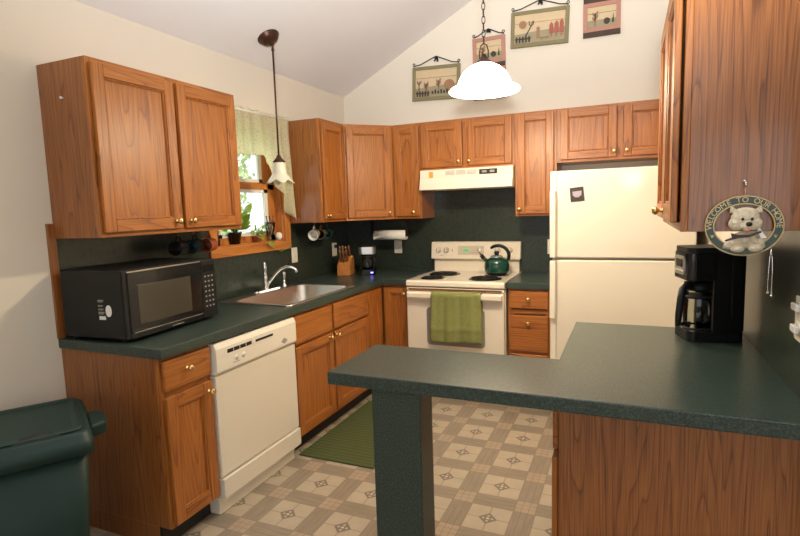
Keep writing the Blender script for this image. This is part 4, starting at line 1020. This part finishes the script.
B().ball((X(740.7), yd-.0245, Z(217.3)), (.0036, .0035, .004), 12, 8).ball((X(750.2), yd-.0245, Z(217.3)), (.0036, .0035, .004), 12, 8).obj('eyes', 'dark', dh)
B().ball((X(747), yd-.0285, Z(222.4)), (.0078, .005, .0064), 14, 10).obj('nose', 'dark', dh)
B().ball((X(745.6), yd-.0255, Z(228.2)), (.0062, .005, .0055), 12, 8).obj('tongue', 'pinktongue', dh)
dg = B()
dg.ball((X(744), yd-.001, Z(239)), (.031, .013, .024), 22, 14); dg.ball((X(731), yd-.002, Z(244)), (.017, .010, .013), 16, 10); dg.ball((X(737.5), yd-.009, Z(248)), (.017, .010, .0095), 16, 10)
dg.ball((X(755.5), yd-.009, Z(247)), (.018, .010, .0115), 16, 10); dg.ball((X(760), yd-.003, Z(242)), (.012, .009, .013), 14, 10); dg.ball((X(744), yd-.010, Z(238)), (.016, .009, .014), 14, 10)
dg.obj('terrier_body', 'fur', t)
B().prism([(X(730), yd-.016, Z(231.5)), (X(738), yd-.018, Z(233)), (X(748), yd-.020, Z(233)), (X(759.5), yd-.020, Z(229)), (X(760), yd-.020, Z(231)), (X(748), yd-.020, Z(235.6)), (X(738), yd-.018, Z(236.5)), (X(724.5), yd-.016, Z(240)), (X(724), yd-.016, Z(238.5)), (X(731), yd-.016, Z(236))], (0, -.006, 0)).obj('scarf', 'scarf', t, bevel=.0015)
B().prism([(X(755), yd-.004, Z(226)), (X(759), yd-.004, Z(226.5)), (X(766), yd-.004, Z(236.5)), (X(761), yd-.004, Z(237.5))], (0, -.005, 0)).obj('white_tag', 'ceramic', t)
B().tube([(SXc+.001, SYp-.0, SZc+az-.002), (SXc+.001, SYp-.001, SZc+az+.012), (SXc+.001, SYp-.001, SZc+az+.032)], .0012, 6).obj('hanging_loop', 'gold', t)
t = thing('cup_hook', 'small silver hook screwed into the right cabinet end above the sign', 'hook', (SXc+.001, -2.66, 1.505))
B().lathe([(.006, 0), (.006, .002), (.0025, .003), (.0025, .012), (0, .0125)], (SXc+.001, -2.6602, 1.508), (0, -1, 0), 12).tube([(SXc+.001, -2.672, 1.508), (SXc+.001, -2.676, 1.504), (SXc+.001, -2.678, 1.498), (SXc+.001, -2.675, 1.4935), (SXc+.001, -2.6695, 1.4945)], .0022, 8).obj('hook_body', 'chrome', t)
t = thing('beaded_chain', 'thin silver chain with two strands dangling from the welcome sign', 'chain', (2.7695, -2.676, 1.325))
b = B()
for dx, zl in ((-.004, 1.208), (.005, 1.200)):
    zz = 1.318
    b.tube([(2.7695, -2.676, 1.326), (2.7695+dx*.7, -2.677, 1.30), (2.7695+dx, -2.677, 1.26), (2.7695+dx, -2.677, zl)], .0009, 6)
    while zz > zl: f = min(1, (1.326-zz)/.06); b.ball((2.7695+dx*f, -2.677, zz), .0017, 6, 5); zz -= .0075
b.obj('strands', 'chrome', t)
B().ball((2.7655, -2.677, 1.206), .0036, 10, 8).obj('bead', 'gold', t); B().ball((2.7745, -2.677, 1.198), .0036, 10, 8).obj('bead', 'chrome', t)

# ------------------------------------------------------------------ window sill things
ZS = WZ0+.0125
def leafy(b, c, n, spread, h, size, rnd):
    c = Vector(c)
    for i in range(n):
        a = rnd.uniform(0, 2*PI); r = spread*rnd.uniform(.2, 1); tip = c+Vector((r*math.cos(a)*.6+.01, r*math.sin(a), h*rnd.uniform(.15, 1)))
        s = size*rnd.uniform(.7, 1.2); d = (tip-c).normalized(); w_ = d.orthogonal().normalized(); w_ = (Matrix.Rotation(rnd.uniform(0, 6.3), 3, d) @ w_)
        b.tube([c, c.lerp(tip, .5)+Vector((0, 0, .012)), tip], .0014, 5)
        q = [tip-d*s*.2, tip+w_*s*.42+d*s*.2, tip+w_*s*.3+d*s*.65, tip+d*s*1.1, tip-w_*s*.3+d*s*.65, tip-w_*s*.42+d*s*.2]
        b._f([b._v(p) for p in q])
rnd = random.Random(3)
def pot_plant(label, y, pot, r, h, n, spread, ph, size, x=-.035):
    t = thing('potted_plant', label, 'potted plant', (x, y, ZS))
    p = B().lathe([(0, 0), (r*.75, 0), (r, h*.9), (r*1.08, h*.9), (r*1.08, h), (r*.9, h), (r*.88, h*.85)], (x, y, ZS), seg=24, cap=False).obj('pot', pot, t)
    B().lathe([(r*.89, 0), (0, .004)], (x, y, ZS+h*.86), seg=20, cap=False).obj('soil', 'soil', t)
    b = B(); leafy(b, (x, y, ZS+h*.88), n, spread, ph, size, rnd); f = b.obj('foliage', 'leaf', t, fix=False); return t
t = pot_plant('vine houseplant in a black pot on the window sill with a trailing runner', -1.535, 'blackgloss', .046, .080, 60, .115, .15, .06)
vn = B(); vp = [(-.03, -1.50, ZS+.085), (.025, -1.45, ZS+.075), (.04, -1.36, ZS+.03), (.042, -1.27, ZS-.02), (.04, -1.20, ZS-.055), (.036, -1.12, ZS-.085), (.03, -1.04, ZS-.072), (.028, -1.0, ZS-.045)]
vn.tube(vp, .002, 6)
for (p, s) in ((vp[3], .05), (vp[2], .03), (vp[7], .016), (vp[1], .04)):
    c = Vector(p); q = [c, c+Vector((.01, .3*s, .35*s)), c+Vector((.012, .8*s, .25*s)), c+Vector((.006, 1.1*s, -.2*s)), c+Vector((.012, .6*s, -.4*s)), c+Vector((.01, .15*s, -.3*s))]
    vn._f([vn._v(z) for z in q])
vn.obj('trailing_runner', 'leaf', t, fix=False)
pot_plant('bright green houseplant in a terracotta pot in the middle of the window sill', -1.305, 'terracotta', .038, .045, 16, .055, .07, .03, x=-.03)
pot_plant('upright houseplant in a terracotta pot at the left end of the window sill', -1.70, 'terracotta', .028, .05, 12, .03, .12, .02, x=-.055)
b = B(); b.tube([(-.04, -1.53, ZS+.08), (-.035, -1.50, ZS+.2), (-.03, -1.47, ZS+.30)], .002, 6)
t = thing('small_bottle', 'small dark bottle standing at the left end of the window sill', 'bottle', (-.012, -1.728, ZS))
B().lathe([(0, 0), (.016, 0), (.016, .05), (.008, .062), (.008, .075)], (-.012, -1.728, ZS), seg=16).obj('bottle_body', 'black', t); B().lathe([(.010, .073), (.010, .092), (0, .093)], (-.012, -1.728, ZS), seg=14).obj('cap', 'darkwood', t)
t = thing('drinking_glass', 'clear footed glass on the window sill holding pens and scissors', 'glass', (-.02, -1.165, ZS))
B().lathe([(0, 0), (.034, 0), (.033, .004), (.008, .012), (.007, .03), (.024, .05), (.036, .10), (.038, .135)], (-.02, -1.165, ZS), seg=24, cap=False).obj('glass_body', 'vase', t, solid=.002)
for k, (dx, dy, mt_n) in enumerate(((.01, .028, 'darkwood'), (-.012, .014, 'black'), (.004, -.018, 'chrome'), (-.006, -.03, 'black'))):
    o = B().tube([(-.02, -1.165+dy*.15, ZS+.045), (-.02+dx, -1.165+dy, ZS+.175)], .0035, 8).ball((-.02+dx, -1.165+dy, ZS+.177), .0055, 8, 6).obj('pen', mt_n)
    tag(o, ['dark wooden pen leaning right in the sill glass', 'black pen upright in the sill glass', 'silver pen leaning in the sill glass', 'black pen leaning left in the sill glass'][k], 'pen')
t = thing('salt_shaker', 'small round white ceramic pot at the right end of the window sill', 'shaker', (-.005, -1.085, ZS))
B().lathe([(0, 0), (.014, 0), (.024, .012), (.027, .03), (.022, .048), (.010, .056), (.0, .058)], (-.005, -1.085, ZS), seg=20).obj('shaker_body', 'ceramic', t)
